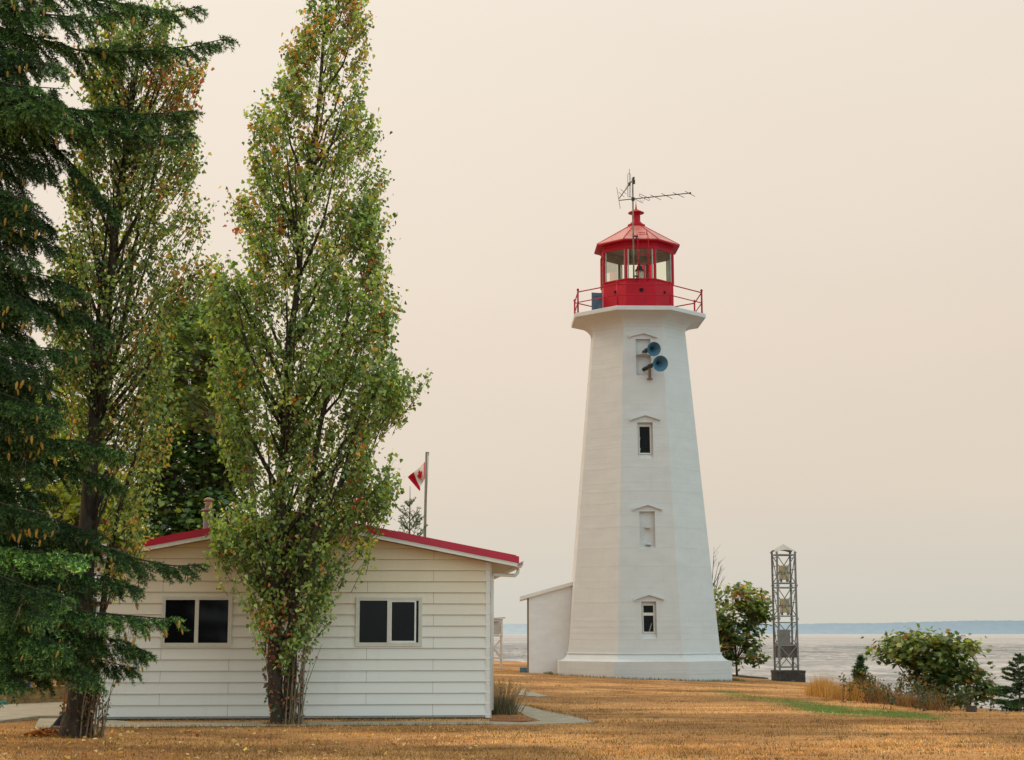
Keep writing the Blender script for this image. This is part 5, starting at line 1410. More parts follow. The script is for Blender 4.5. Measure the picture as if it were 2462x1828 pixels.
bo([(-130, 1210), (60, 1270), (230, 1305), (330, 1345), (420, 1362), (494, 1357)], 1.15, .75, .75, (0, .25))
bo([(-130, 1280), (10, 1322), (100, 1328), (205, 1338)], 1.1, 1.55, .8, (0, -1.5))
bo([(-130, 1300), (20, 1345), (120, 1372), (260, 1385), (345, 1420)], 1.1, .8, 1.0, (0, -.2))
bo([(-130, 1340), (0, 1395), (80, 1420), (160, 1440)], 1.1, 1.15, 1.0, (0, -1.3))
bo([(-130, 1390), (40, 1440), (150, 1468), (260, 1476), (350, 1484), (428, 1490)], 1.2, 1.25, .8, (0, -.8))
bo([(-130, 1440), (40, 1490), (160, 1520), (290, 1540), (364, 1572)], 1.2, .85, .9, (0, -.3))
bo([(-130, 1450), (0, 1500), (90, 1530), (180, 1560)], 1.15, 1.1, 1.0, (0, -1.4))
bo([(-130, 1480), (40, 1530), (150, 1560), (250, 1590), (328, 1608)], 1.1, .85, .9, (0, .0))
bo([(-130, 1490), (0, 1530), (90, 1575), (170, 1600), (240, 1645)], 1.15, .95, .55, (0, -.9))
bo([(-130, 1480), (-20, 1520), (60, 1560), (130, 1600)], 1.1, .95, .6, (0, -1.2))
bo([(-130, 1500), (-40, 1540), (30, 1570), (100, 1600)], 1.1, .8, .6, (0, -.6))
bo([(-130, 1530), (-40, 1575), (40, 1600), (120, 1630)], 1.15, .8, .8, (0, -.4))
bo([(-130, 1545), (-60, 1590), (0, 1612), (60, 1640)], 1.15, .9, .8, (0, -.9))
# filler close to the trunk and boughs hanging toward the viewer at the left edge
for py in np.arange(-60, 1420, 44):
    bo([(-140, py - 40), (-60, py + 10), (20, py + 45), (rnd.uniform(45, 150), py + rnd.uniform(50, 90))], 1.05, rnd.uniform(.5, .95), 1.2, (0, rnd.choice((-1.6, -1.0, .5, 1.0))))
# boughs on the far side of the trunk (outside the view, kept sparse)
for i in range(12):
    z = 1.2 + i * 1.1; a = rnd.uniform(R(110), R(250)); L_ = 2.8 - .12 * i
    p0 = Vector((xt, YS, z)); e = p0 + Vector((math.cos(a) * L_, math.sin(a) * L_, -.3)); BO.append(([p0, p0.lerp(e, .5) + Vector((0, 0, .05)), e], .5, .8, 1.0))
cones = spruce_boughs(BO, SP)

def cone_mesh():
    mb = MB(); prof = [(0, .004), (-.010, .012), (-.03, .018), (-.055, .019), (-.085, .015), (-.11, .008), (-.12, .0)]
    mb.lathe((0, 0, 0), (0, 0, 1), prof, 9)
    for k in range(22):
        t = -.012 - k * .0045; a = k * 2.4; r = np.interp(-t, [0, .03, .055, .085, .12], [.006, .018, .019, .015, .003])
        p = Vector((math.cos(a) * r, math.sin(a) * r, t)); o = Vector((math.cos(a), math.sin(a), -.6)).normalized(); s = Vector((-math.sin(a), math.cos(a), 0))
        mb.add([p + s * .008, p - s * .008, p + o * .012], [(0, 1, 2)])
    me = bpy.data.meshes.new('cone'); me.from_pydata(mb.v, [], mb.f); me.materials.append(M['cone']); me.polygons.foreach_set('use_smooth', [True] * len(mb.f)); me.update(); return me
def proj(p):
    x, y, z = p[0], p[1], p[2] - EYE
    dpt = y * cP + z * sP; return CX + F * x / dpt, CY - F * (z * cP - y * sP) / dpt
CM = cone_mesh()
vis = [p for p in cones if -20 < proj(p)[0] < 620 and -20 < proj(p)[1] < 1720]
rnd.shuffle(vis)
vis.sort(key=lambda p: p.y)
allc = vis[:220]
half = allc[:100]; rest = allc[100:]
for p in half:
    for j in range(1):
        o = bpy.data.objects.new('cone', CM); COL.objects.link(o); o.parent = SP
        o.location = Vector(p) - ORIG[SP.name]; o.rotation_euler = (rnd.uniform(-.3, .3), rnd.uniform(-.35, .35), rnd.uniform(0, 6)); sc_ = rnd.uniform(.7, 1.1); o.scale = (sc_, sc_, sc_)
mb = MB(); cv = [v.co.copy() for v in CM.vertices]; cf_ = [tuple(p.vertices) for p in CM.polygons]
for p in rest:
    T = Matrix.Translation(p) @ Matrix.Rotation(rnd.uniform(-.3, .3), 4, 'X') @ Matrix.Rotation(rnd.uniform(-.35, .35), 4, 'Y') @ Matrix.Scale(rnd.uniform(.7, 1.05), 4)
    mb.add([T @ v for v in cv], cf_, 0, True)
o = mb.build('cones', M['cone'], SP, fix=False); o['kind'] = 'stuff'

def young_fir(name, label, base, H_, wbase, whorls, light, tipl, Y=None, dens=1.0, up=.55, cat='tree', group=None, ndl=.03, lo=0.1, npm=130, irr=.0):
    root = thing(name, label, cat, base, group)
    b = Vector(base); mb = MB()
    mb.tube([b - Vector((0, 0, .2)), b + Vector((0, 0, H_ * .5)), b + Vector((0, 0, H_))], [.02 + H_ * .012, .012 + H_ * .005, .006], 7)
    segs = []; tone = []
    ztop = H_ - tipl
    for k in range(whorls):
        f = k / (whorls - 1); z_k = ztop - (ztop - H_ * lo) * f ** .9
        ln = wbase * (.10 + .90 * f ** .75)
        nb = 5 if k < 2 else 6
        a0 = rnd.uniform(0, 6)
        for j in range(nb):
            a = a0 + j * 6.283 / nb + rnd.uniform(-.3, .3); l = ln * rnd.uniform(.75 - irr, 1.12 + irr)
            u = up * (1 - .6 * f) + rnd.uniform(-irr, irr) * .7; z = max(z_k + rnd.uniform(-irr, irr) * H_ / whorls, .1)
            d = Vector((math.cos(a), math.sin(a), u)).normalized(); p0 = b + Vector((0, 0, z)); p1 = p0 + d * l * .55; p2 = p1 + (d + Vector((0, 0, -.1 + .22 * (1 - f)))).normalized() * l * .45
            mb.tube([p0, p1, p2], [.008 + .004 * l, .006, .003], 4, cap=False)
            segs += [(p0.lerp(p1, .3), p1), (p1, p2)]; tone += [light, light * 1.1]
            t = .25
            while t < .97:
                q = p0.lerp(p2, t); sd = d.cross(Vector((0, 0, 1))).normalized()
                for sg in (-1, 1):
                    tl = l * .42 * (1 - t) + .06
                    e = q + (d * .7 + sd * sg * .7 + Vector((0, 0, rnd.uniform(-.15, .15)))).normalized() * tl * rnd.uniform(.7, 1.1)
                    segs.append((q, e)); tone.append(light * rnd.uniform(.8, 1.2))
                t += .11 / max(l, .4) / dens
    segs = np.array([[tuple(a), tuple(b_)] for a, b_ in segs]); tone = np.array(tone)
    def cf(i, t): return (np.array([.022, .048, .020]) + np.array([.045, .075, .02]) * (t * .8)[:, None]) * (tone[i] * np.exp(rng.normal(0, .2, len(i))))[:, None]
    c, d, s, size, col = needles(segs, None, npm, ndl, .006, cf)
    leafmesh('crown', c, d, s, size, col, M['needle'], root, None, T_NEEDLE, .30, 0)
    mb.build('trunk', M['twig'], root, fix=False)
    return root
pt = at(986, 1169, 40.0); young_fir('fir_sapling', 'young fir with a bare leader showing above the house roof', (pt.x, 40.0, 0), pt.z, 1.75, 15, 1.9, .50, dens=.8, ndl=.05, lo=.15, up=1.0, irr=.15)
pt = at(2447, 1578, 33.5); young_fir('fir_sapling', 'small dark open fir at the right edge on the bluff', (pt.x, 33.5, float(gz(pt.x, 33.5)) - .2), pt.z - float(gz(pt.x, 33.5)) + .2, .95, 11, 1.05, .04, up=.22, dens=1.7, ndl=.055, npm=200, irr=.4)
# bushy dark pine behind the dry grass
pt = at(2068, 1586, 40.0); zb = float(gz(pt.x, 40.0)); young_fir('pine_shrub', 'small dark green pine shrub behind the tall dry grass', (pt.x, 40.0, zb - .1), pt.z - zb + .1, .46, 8, 1.2, .03, up=2.2, dens=1.3, cat='shrub', ndl=.08, lo=.05, npm=120, irr=.3)

# ------------------------------------------------------------------ skeleton tower on its block
bf = ground(1898, 1639.5)
YT = bf.y + .12
zb1_ = at(1898, 1613.5, YT).z
BLK = MB(); xb0, xb1 = at(1866, 1625, YT).x, at(1936, 1625, YT).x
Mz = Matrix.Rotation(R(4), 3, 'Z')
BLK.box(((xb0 + xb1) / 2, YT + .52, zb1_ - .36), (xb1 - xb0 - .03, 1.0, .70), Mz); BLK.box(((xb0 + xb1) / 2, YT + .52, zb1_ - .03), (xb1 - xb0, 1.03, .08), Mz)
o = BLK.build('concrete_base', M['block'], origin=((xb0 + xb1) / 2, YT + .5, zb1_ - .5)); tag(o, 'blackened concrete block carrying the steel lattice tower', 'base')
def lattice():
    Yf = YT + .08
    xy = {}
    for key, px, dy in (('fl', 1840 + 150 / 4.464, 0), ('fr', 1840 + 347 / 4.464, .17), ('bl', 1840 + 97 / 4.464, .61), ('br', 1840 + 292 / 4.464, .78)):
        p = at(px, 1560, Yf + dy); xy[key] = Vector((p.x, Yf + dy, 0))
    zz_ = lambda y: at(1880, 1290 + y / 4.464, Yf).z
    z0, z1 = zb1_, zz_(168)
    root = thing('lattice_tower', 'grey square steel lattice tower with a ladder side and peaked cap', 'lattice tower', (xy['fl'] + xy['br']) / 2 + Vector((0, 0, z0)))
    def P(k, z): return xy[k] + Vector((0, 0, z))
    for k in xy:
        mb = MB(); mb.bar(P(k, z0), P(k, z1 + .02), .068, .068, (0, 1, 0))
        mb.box(P(k, z0 + .015), (.12, .12, .03))
        for y in (525, 885): mb.box(P(k, zz_(y)), (.14, .10, .018)); mb.tube([P(k, zz_(y)) + Vector((.05, -.03, -.05)), P(k, zz_(y)) + Vector((.05, -.03, .05))], .010, 5)
        mb.build('leg', M['galv'], root)
    lv = [zz_(y) for y in (195, 500, 548, 855, 925, 1165, 1405)]
    faces = [('fl', 'fr'), ('fr', 'br'), ('br', 'bl'), ('bl', 'fl')]
    hb = MB(); xb = MB(); rg = MB()
    for a, b in faces:
        for z in lv: hb.bar(P(a, z), P(b, z), .03, .045)
        if (a, b) in (('fl', 'fr'), ('br', 'bl')):
            for i, (za_, zb_) in enumerate(((lv[0], lv[1]), (lv[2], lv[3]), (lv[4], lv[5]), (lv[5], lv[6]))):
                off = (xy[a] - xy[b]).cross(Vector((0, 0, 1))).normalized() * .012
                xb.bar(P(a, za_) + off, P(b, zb_) + off, .032, .012, off); xb.bar(P(b, za_) - off, P(a, zb_) - off, .032, .012, off)
        else:
            for za_, zb_ in ((lv[0], lv[1]), (lv[2], lv[3]), (lv[4], lv[6])): xb.bar(P(a, za_), P(b, zb_), .03, .012)
    y = 225
    while y < 1400:
        rg = MB(); rg.tube([P('fl', zz_(y)), P('bl', zz_(y))], .014, 6); rg.build('rung', M['galv'], root)
        y += 93
    for y in (225, 350, 580, 708): rg = MB(); rg.tube([P('fr', zz_(y)), P('br', zz_(y))], .014, 6); rg.build('rung', M['galv'], root)
    hb.build('cross_bars', M['galv'], root); xb.build('cross_braces', M['galv'], root)
    cap = MB(); ctr = (xy['fl'] + xy['br']) / 2; apex = ctr + Vector((0, 0, zz_(80) + .02))
    ev = {k: P(k, z1) + (P(k, z1) - ctr - Vector((0, 0, z1))) * .16 + Vector((0, 0, -.01)) for k in xy}
    for a, b in faces:
        A, B = ev[a], ev[b]; pts = [apex, A]
        for t in np.linspace(0.06, .94, 11):
            pts.append(A.lerp(B, t) + Vector((0, 0, .155 * math.sin(math.pi * t) ** .8 * .62)))
        pts.append(B)
        n = len(pts); cap.add(pts, [(0, i, i + 1) for i in range(1, n - 1)])
    for k in xy: cap.bar(ev[k] + Vector((0, 0, .0)), ev[k].lerp(apex, .16) , .05, .02)
    cap.build('peaked_cap', M['capmetal'], root)
    # emitters
    for (y0, y1, lab) in ((308, 485, 'upper stained cream drum inside the lattice tower'), (665, 842, 'lower stained cream drum inside the lattice tower')):
        zt, zb_ = zz_(y0), zz_(y1); r = 55 / 4.464 * Yf / F
        c = ctr + Vector((0, 0, 0)); t = thing('signal_drum', lab, 'drum', c + Vector((0, 0, zb_)), 'cream signal drums in the lattice tower')
        b = MB(); hgt = zt - zb_
        b.lathe(c, (0, 0, 1), [(zb_ + .08, r * .7), (zb_ + .081, r), (zb_ + hgt * .52, r), (zb_ + hgt * .53, r * .9), (zb_ + hgt * .60, r * .9), (zb_ + hgt * .61, r), (zt - .02, r), (zt, r * .92), (zt + .001, 0)], 18, 0, False); b.build('drum', M['cream'], t)
        s = MB()
        for k in range(4):
            a = k * 1.571 + .5; s.box(c + Vector((math.cos(a) * r * .8, math.sin(a) * r * .8, zb_ + .045)), (.05, .05, .10))
        for k in range(8):
            a = k * .785; s.box(c + Vector((math.cos(a) * r * .93, math.sin(a) * r * .93, zb_ + hgt * .565)), (.05, .05, .06))
        s.build('mount', M['galv'], t)
    c1 = MB(); z_a, z_b = zz_(1165), zz_(1000); x0, x1 = at(1840 + 135 / 4.464, 1530, Yf + .4).x, at(1840 + 263 / 4.464, 1530, Yf + .4).x
    c1.box(((x0 + x1) / 2, Yf + .42, (z_a + z_b) / 2), (x1 - x0, .24, z_b - z_a)); c1.box(((x0 + x1) / 2, Yf + .295, (z_a + z_b) / 2), (x1 - x0 - .04, .01, z_b - z_a - .05)); c1.box((x0 + .03, Yf + .285, (z_a + z_b) / 2), (.015, .02, .08))
    o = c1.build('equipment_cabinet', M['cabinet'], origin=((x0 + x1) / 2, Yf + .42, z_a)); tag(o, 'upright grey equipment cabinet in the lower part of the lattice tower', 'cabinet')
    c2 = MB(); z_a, z_b = zz_(1303), zz_(1168); x0, x1 = at(1840 + 105 / 4.464, 1570, Yf + .4).x, at(1840 + 340 / 4.464, 1570, Yf + .4).x
    c2.box(((x0 + x1) / 2, Yf + .42, (z_a + z_b) / 2 - .01), (x1 - x0, .30, z_b - z_a - .02))
    for k in range(6): c2.box((x0 + (x1 - x0) * (k + .5) / 6, Yf + .262, (z_a + z_b) / 2 - .01), ((x1 - x0) / 6 - .015, .012, z_b - z_a - .06))
    o = c2.build('equipment_box', mat('brown_grey_box', (0.13, 0.11, 0.095), .7, .2, 5), origin=((x0 + x1) / 2, Yf + .42, z_a)); tag(o, 'wide brown grey ribbed box below the upright cabinet in the lattice tower', 'box')
lattice()
jb = ground(1858, 1634); mb = MB(); jz = at(1855, 1612, jb.y).z
x0, x1 = at(1848, 1625, jb.y).x, at(1862, 1625, jb.y).x
mb.box(((x0 + x1) / 2 + .03, jb.y + .25, (jz + jb.z) / 2 - .03), (.17, .22, jz - jb.z + .02)); mb.box(((x0 + x1) / 2 - .06, jb.y + .3, (jz + jb.z) / 2 - .1), (.09, .16, jz - jb.z - .1), mi=1); mb.box(((x0 + x1) / 2 + .03, jb.y + .25, jz - .02), (.20, .25, .04))
o = mb.build('junction_box', [M['cabinet'], M['ledge']], origin=jb); tag(o, 'small grey junction box against the left side of the black concrete block', 'box')
# log along the bluff
l0, l1 = ground(1745, 1629), ground(1856, 1632.5)
mb = MB(); mb.tube([l0 + Vector((-.6, .2, .08)), l0.lerp(l1, .5) + Vector((0, 0, .06)), l1 + Vector((.1, 0, .05))], [.11, .12, .10], 10); o = mb.build('log', M['log'], origin=l0.lerp(l1, .5)); tag(o, 'long dark log lying between the lighthouse and the lattice tower', 'log')
# stump by the maple bush
pb_ = ground(2335, 1712); mb = MB(); mb.lathe(pb_ - Vector((0, 0, .15)), (0, 0, 1), [(0, .15), (.12, .12), (.22, .105), (.27, .10), (.24, .05), (.26, 0)], 7, 0, False); o = mb.build('tree_stump', M['log'], origin=pb_); tag(o, 'short dark stump at the foot of the wide maple bush', 'stump')

# ------------------------------------------------------------------ weather screen
def weather_screen():
    b = ground(1196, 1610.5); Y = b.y
    x0, x1 = at(1166, 1510, Y).x, at(1206, 1510, Y).x; zt = at(1190, 1492, Y).z; zm = at(1190, 1529, Y).z; z0 = b.z
    root = thing('weather_screen', 'white louvred weather instrument box on tall braced legs beyond the house corner', 'weather box', ((x0 + x1) / 2, Y, z0))
    D = x1 - x0
    bx_ = MB()
    for x in (x0, x1):
        for d in (0, D): bx_.box((x, Y + d, (zm + zt) / 2), (.07, .07, zt - zm))
    bx_.box(((x0 + x1) / 2, Y + D / 2, zm), (D + .1, D + .1, .07)); bx_.box(((x0 + x1) / 2, Y + D / 2, zt - .02), (D + .06, D + .06, .06)); bx_.box(((x0 + x1) / 2, Y + D / 2, (zm + zt) / 2), (D - .2, D - .2, zt - zm - .1), mi=1)
    bx_.build('box', [M['screenwhite'], M['dark']], root)
    lv = MB(); n = 10
    for k in range(n):
        z = zm + .06 + (zt - zm - .13) * (k + .5) / n
        for d, s in ((0, 1), (D, -1)):
            lv.bar(((x0 + .04), Y + d, z), (x1 - .04, Y + d, z), .008, .05, (0, s * .6, .8))
        for x, s in ((x0, 1), (x1, -1)):
            lv.bar((x, Y + .04, z), (x, Y + D - .04, z), .008, .05, (s * .6, 0, .8))
    lv.build('louvres', M['screenwhite'], root)
    rf_ = MB(); rf_.box(((x0 + x1) / 2 + .03, Y + D / 2, zt + .08), (D + .22, D + .22, .025), Matrix.Rotation(R(-3), 3, 'Y')); rf_.box(((x0 + x1) / 2, Y + D / 2, zt + .035), (D + .1, D + .1, .025)); rf_.build('roof', M['cabinet'], root)
    for x in (x0 + .02, x1 - .02):
        for d in (.02, D - .02):
            l = MB(); l.bar((x, Y + d, z0 - .1), (x, Y + d, zm - .03), .085, .085); l.build('leg', M['screenwhite'], root)
    br = MB()
    zb_ = z0 + .42
    for d in (-.03, D + .03):
        br.bar((x0, Y + d, zb_), (x1, Y + d, zm - .1), .06, .02, (0, 1, 0)); br.bar((x1, Y + d + .022, zb_), (x0, Y + d + .022, zm - .1), .06, .02, (0, 1, 0)); br.bar((x0, Y + d, zb_), (x1, Y + d, zb_), .07, .025)
    br.build('braces', M['screenwhite'], root)
weather_screen()

# ------------------------------------------------------------------ rake, leaf pile, planter and odds at the left
def rake():
    Y = ground(150, 1760).y
    hd = at(152, 1717, Y + .05); foot0 = at(116, 1756, Y - .05); foot1 = at(160, 1760, Y - .05); top = at(166, 1560, Y + .28)
    root = thing('rake', 'black fan leaf rake with a wooden handle leaning on the ivied trunk', 'rake', ground(140, 1760))
    mb = MB(); mb.tube([hd, top], .016, 8); mb.build('handle', M['wood'], root)
    f = MB(); n = 19; A = [hd + Vector((-.035 + .07 * i / (n - 1), 0, -.01)) for i in range(n)]; B = [foot0.lerp(foot1, i / (n - 1)) for i in range(n)]
    for i in range(n - 1):
        f.add([A[i], A[i + 1], A[i + 1].lerp(B[i + 1], .68), A[i].lerp(B[i], .68)], [(0, 1, 2, 3)])
    f.tube([hd, hd + (top - hd).normalized() * .10], [.028, .02], 8)
    for i in range(n): f.tube([A[i], A[i].lerp(B[i], .7), B[i], B[i] + Vector((0, -.03, -.03))], [.004, .0045, .004, .003], 4)
    f.build('head', M['black'], root)
rake()
def scatter_leaves(name, P, size, pal, w, up=1.0, origin=None):
    n = len(P); nn = nrmz(rng.normal(0, .45, (n, 3)) + np.array([0, 0, up])); d = nrmz(np.cross(nn, rand_dirs(n))); s = nrmz(np.cross(d, nn))
    return leafmesh(name, P, d, s, rng.uniform(size[0], size[1], n), palette(n, 1, pal, w, 1, .2), M['leaf'], None, origin, T_KITE, 1.0, .3)
g0 = ground(108, 1770)
n = 900; a = rng.uniform(0, 6.283, n); r = np.sqrt(rng.random(n)); ex_ = np.stack([g0.x + .34 * r * np.cos(a) + .03, g0.y + .17 * r * np.sin(a), g0.z + .01 + .085 * (1 - r ** 1.5) * rng.random(n) ** .5], 1)
o = scatter_leaves('leaf_pile', ex_, (.05, .09), [(.36, .10, .02), (.26, .06, .02), (.42, .17, .04), (.12, .04, .03)], [3, 2, 2, 1], .5, g0); tag(o, 'small raked heap of orange and brown leaves beside the rake', 'leaf pile')
# loose leaves on the lawn
P = []
while len(P) < 430:
    if rnd.random() < .72:
        px, py = rnd.uniform(0, 1150), 1752 + 120 * rnd.random() ** 1.2
    else:
        px, py = rnd.uniform(0, 2462), rnd.uniform(1690, 1860)
    if rnd.random() > math.exp(-max(px - 250, 0) / 620): continue
    g = ground(px, py); P.append((g.x, g.y, float(gz(g.x, g.y)) + rnd.uniform(.012, .05)))
o = scatter_leaves('fallen_leaves', np.array(P), (.04, .085), [(.60, .44, .22), (.52, .32, .06), (.40, .17, .05), (.20, .07, .04), (.66, .54, .34)], [2, 2, 1.5, .6, 1.5], 1.0); tag(o, kind='stuff')

# planter wall
w0, w1 = ground(15, 1699), ground(168, 1692)
wt = at(15, 1653, w0.y).z
mb = MB(); dv = (w1 - w0); dv.z = 0; L_ = dv.length; dn = dv.normalized(); FRW = (Vector((w0.x, w0.y, 0)), dn, Vector((-dn.y, dn.x, 0)), uz)
mb.lbox(FRW, 0, L_ + .25, 0, .25, -.1, .125); mb.lbox(FRW, 0.004, L_ + .25, .006, .25, .130, wt - .03); mb.lbox(FRW, -.01, L_ + .25, -.012, .26, wt - .03, wt)
mb.lbox(FRW, 0, .25, .25, 1.6, -.1, wt - .02)
o = mb.build('planter_wall', M['oldwall'], origin=w0); tag(o, 'low mossy concrete planter wall at the back of the driveway', 'planter wall')
def flower(px, py, col, lab, n, grp=None, r=.045):
    Y = w0.y + .3
    c0 = at(px, py, Y); root = thing('flower_clump', lab, 'flowers', Vector((c0.x, Y, wt - .02)), grp)
    P = np.array([c0] * n) + rng.normal(0, r, (n, 3)) * np.array([1.0, .8, .7]); d = nrmz(rng.normal(0, .6, (n, 3)) + np.array([0, -.5, .4])); s = nrmz(np.cross(d, rand_dirs(n)))
    leafmesh('petals', P, d, s, rng.uniform(.04, .07, n), np.array(col)[None, :] * np.exp(rng.normal(0, .2, (n, 1))), M['leaf'], root, None, T_OVAL, 1.6)
    mb = MB()
    for _ in range(7): mb.tube([(c0.x + rnd.uniform(-.05, .05), Y, wt - .05), (c0.x + rnd.uniform(-.08, .08), Y - .02, c0.z)], .004, 3, cap=False)
    mb.build('stems', mat('flower_stem', (.05, .09, .03), .8, .2, 5), root, fix=False)
flower(51, 1647, (.02, .10, .62), 'left one of two bright blue flower clumps on the planter wall', 46, 'flowers on the planter wall')
flower(64, 1648, (.03, .08, .55), 'right one of two bright blue flower clumps on the planter wall', 52, 'flowers on the planter wall')
flower(36, 1648.5, (.65, .62, .35), 'pale yellow white flower clump left of the blue flowers', 26, 'flowers on the planter wall', .035)
# slatted chair glimpsed behind the trunk
Yq = 66.0
root = thing('garden_chair', 'orange and maroon slatted garden seat half hidden behind the spruce boughs', 'garden seat', (at(160, 1612, Yq).x, Yq, float(gz(at(160, 1612, Yq).x, Yq))))
mb = MB()
for i in range(6):
    x = 150 + i * 4.2; mb.bar(at(x, 1604, Yq), at(x + .6, 1578, Yq + .12), .030, .02)
mb.build('back_slats', M['maroon'], root)
mb = MB(); mb.bar(at(144, 1606, Yq - .25), at(163, 1584, Yq - .1), .07, .04); mb.bar(at(150, 1580, Yq - .02), at(174, 1579, Yq - .02), .10, .05); mb.build('arm_frame', M['orange'], root)
mb = MB(); mb.bar(at(146, 1605.5, Yq - .3), at(172, 1605.5, Yq - .3), .05, .5); 
for x in (147, 171):
    for d in (-.5, 0): p = at(x, 1606, Yq + d); mb.bar((p.x, Yq + d, float(gz(p.x, Yq + d))), (p.x, Yq + d, p.z), .05)
mb.build('seat', M['maroon'], root)
# pipe and rope at the left edge
p0, p1 = ground(-60, 1699), ground(13, 1697)
pz = at(5, 1684, p1.y).z
mb = MB(); mb.tube([(p0.x, p0.y, pz), (p1.x, p1.y, pz)], .045, 12)
for x in (.1, .6): mb.box((p0.x + (p1.x - p0.x) * x, p0.y + .02, pz / 2), (.06, .06, pz - .05))
o = mb.build('white_pipe', M['pipewhite'], origin=p1); tag(o, 'white pipe on short stubs at the left edge beside the planter wall', 'pipe')
g1 = ground(7, 1700); mb = MB()
for k in range(5):
    pts = [g1 + Vector((math.cos(t) * (.10 - .012 * k), math.sin(t) * (.10 - .012 * k), .02 + .022 * k + .006 * math.sin(3 * t))) for t in np.linspace(0, 6.28, 15)]; mb.tube(pts, .014, 6)
o = mb.build('rope_coil', M['rope'], origin=g1); tag(o, 'teal rope heap under the white pipe at the left edge', 'rope')

# ------------------------------------------------------------------ grasses
def blades(name, P, hgt, wid, col, lean=.25, parent=None, origin=None, bend=0):
    n = len(P); d = nrmz(np.stack([rng.normal(0, lean, n), rng.normal(0, lean, n), np.ones(n)], 1)); s = nrmz(np.cross(d, rand_dirs(n)))
    return leafmesh(name, P, d, s, hgt, col, M['grassblade'], parent, origin, T_NEEDLE, wid / hgt, 0)
def lawn_grass():
    # short dry turf: denser near the viewer
    n = 260000
    u = rng.random(n); Y = 17.5 / (1 - u * (1 - 17.5 / 62.0)) ; X = rng.uniform(-1, 1, n) * (.345 * Y + .3)
    d = sdist(COAST, X, Y); keep = d > .15
    # keep off paving, house, tower
    for poly in PAVED: keep &= sdist(poly, X, Y) < 0
    keep &= np.hypot(X - xc, Y - Yc) > 3.35
    lum = vnoise(X * .55, Y * .8, 1) * .6 + vnoise(X * 1.7, Y * 2.2, 2) * .4; keep &= rng.random(n) < .34 + .58 * sm(.32, .68, lum)
    X, Y = X[keep], Y[keep]; n = len(X); Z = gz(X, Y) - .004
    g = lawn_green(X, Y)
    h = rng.uniform(.018, .052, n) * (1 + .5 * g)
    pal = np.array([(.60, .325, .125), (.68, .43, .20), (.50, .25, .09), (.74, .54, .32), (.18, .10, .055)]); col = pal[rng.choice(5, n, p=[.30, .22, .20, .12, .16])] * np.exp(rng.normal(0, .15, n))[:, None]
    pt_ = vnoise(X * .35 + 9, Y * .55, 5) * .6 + vnoise(X * 1.2, Y * 1.9, 6) * .4
    col *= (0.60 + .60 * sm(.28, .72, pt_))[:, None] * worn(X, Y)[:, None] * 1.04; rd = sm(.45, .75, vnoise(X * .6, Y * .9, 8))[:, None]; col = col * (1 - rd * np.array([.05, .16, .28]))
    near = (sdist(COAST, X, Y) > 2) & (rng.random(n) < .035); col[near] = np.array([.13, .14, .035])
    gi = rng.random(n) < g; gc = np.array([(.085, .165, .03), (.15, .23, .045), (.22, .27, .07)])[rng.choice(3, n)]
    col[gi] = gc[gi]
    tf = []
    m0 = 1500; ty_ = 18.0 / (1 - rng.random(m0) * (1 - 18.0 / 58.0)); tx_ = rng.uniform(-1, 1, m0) * (.34 * ty_)
    okt = (sdist(COAST, tx_, ty_) > .6) & (np.hypot(tx_ - xc, ty_ - Yc) > 3.6) & (vnoise(tx_ * .5, ty_ * .7, 21) > .36)
    for poly in PAVED: okt &= sdist(poly, tx_, ty_) < -.03
    tx_, ty_ = tx_[okt], ty_[okt]; kt = 16
    tX = np.repeat(tx_, kt) + rng.normal(0, .07, len(tx_) * kt) * np.repeat(rng.uniform(.6, 2.2, len(tx_)), kt); tY = np.repeat(ty_, kt) + rng.normal(0, .06, len(tx_) * kt)
    tcol = np.repeat(np.array([(.13, .075, .035), (.16, .09, .04), (.14, .12, .04), (.22, .12, .05), (.09, .05, .03)])[rng.choice(5, len(tx_))], kt, 0) * np.exp(rng.normal(0, .2, (len(tX), 1)))
    X = np.concatenate([X, tX]); Y = np.concatenate([Y, tY]); h = np.concatenate([h, rng.uniform(.025, .07, len(tX))]); col = np.concatenate([col, tcol])
    ex = []
    for (cx_, cy_, r_, m_) in ((bA.x, bA.y, .34, 420), (bB.x, bB.y, .36, 420)):
        a_ = rng.uniform(0, 6.283, m_); q_ = r_ * (.55 + .6 * rng.random(m_)); ex.append(np.stack([cx_ + q_ * np.cos(a_), cy_ + q_ * np.sin(a_)], 1))
    for A_, B_, m_, w_ in ((H(0, -.02, 0), H(WID, -.02, 0), 900, .10), (ground(82, 1752), ground(1178, 1743.5), 1500, .05), (ground(1436, 1738), ground(1262, 1697), 500, .06), (ground(1860, 1638), ground(1940, 1640), 300, .08)):
        t_ = rng.random(m_); ex.append(np.stack([A_.x + (B_.x - A_.x) * t_ + rng.normal(0, w_, m_), A_.y + (B_.y - A_.y) * t_ - np.abs(rng.normal(0, w_, m_))], 1))
    ex = np.concatenate(ex); m_ = len(ex)
    X = np.concatenate([X, ex[:, 0]]); Y = np.concatenate([Y, ex[:, 1]]); Z = gz(X, Y) - .004
    h = np.concatenate([h, rng.uniform(.03, .10, m_)]); n = len(X)
    col = np.concatenate([col, np.array([(.40, .22, .08), (.26, .14, .05), (.17, .15, .05), (.10, .06, .03)])[rng.choice(4, m_)]])
    o = blades('grass', np.stack([X, Y, Z], 1), h, rng.uniform(.006, .014, n), col, .55); tag(o, kind='stuff')
PAVED = []
for nm in ('path', 'side_path', 'driveway'):
    ob = bpy.data.objects[nm]; k = len(ob.data.vertices) // 2
    PAVED.append(np.array([tuple(ob.data.vertices[i].co)[:2] for i in range(k)]))
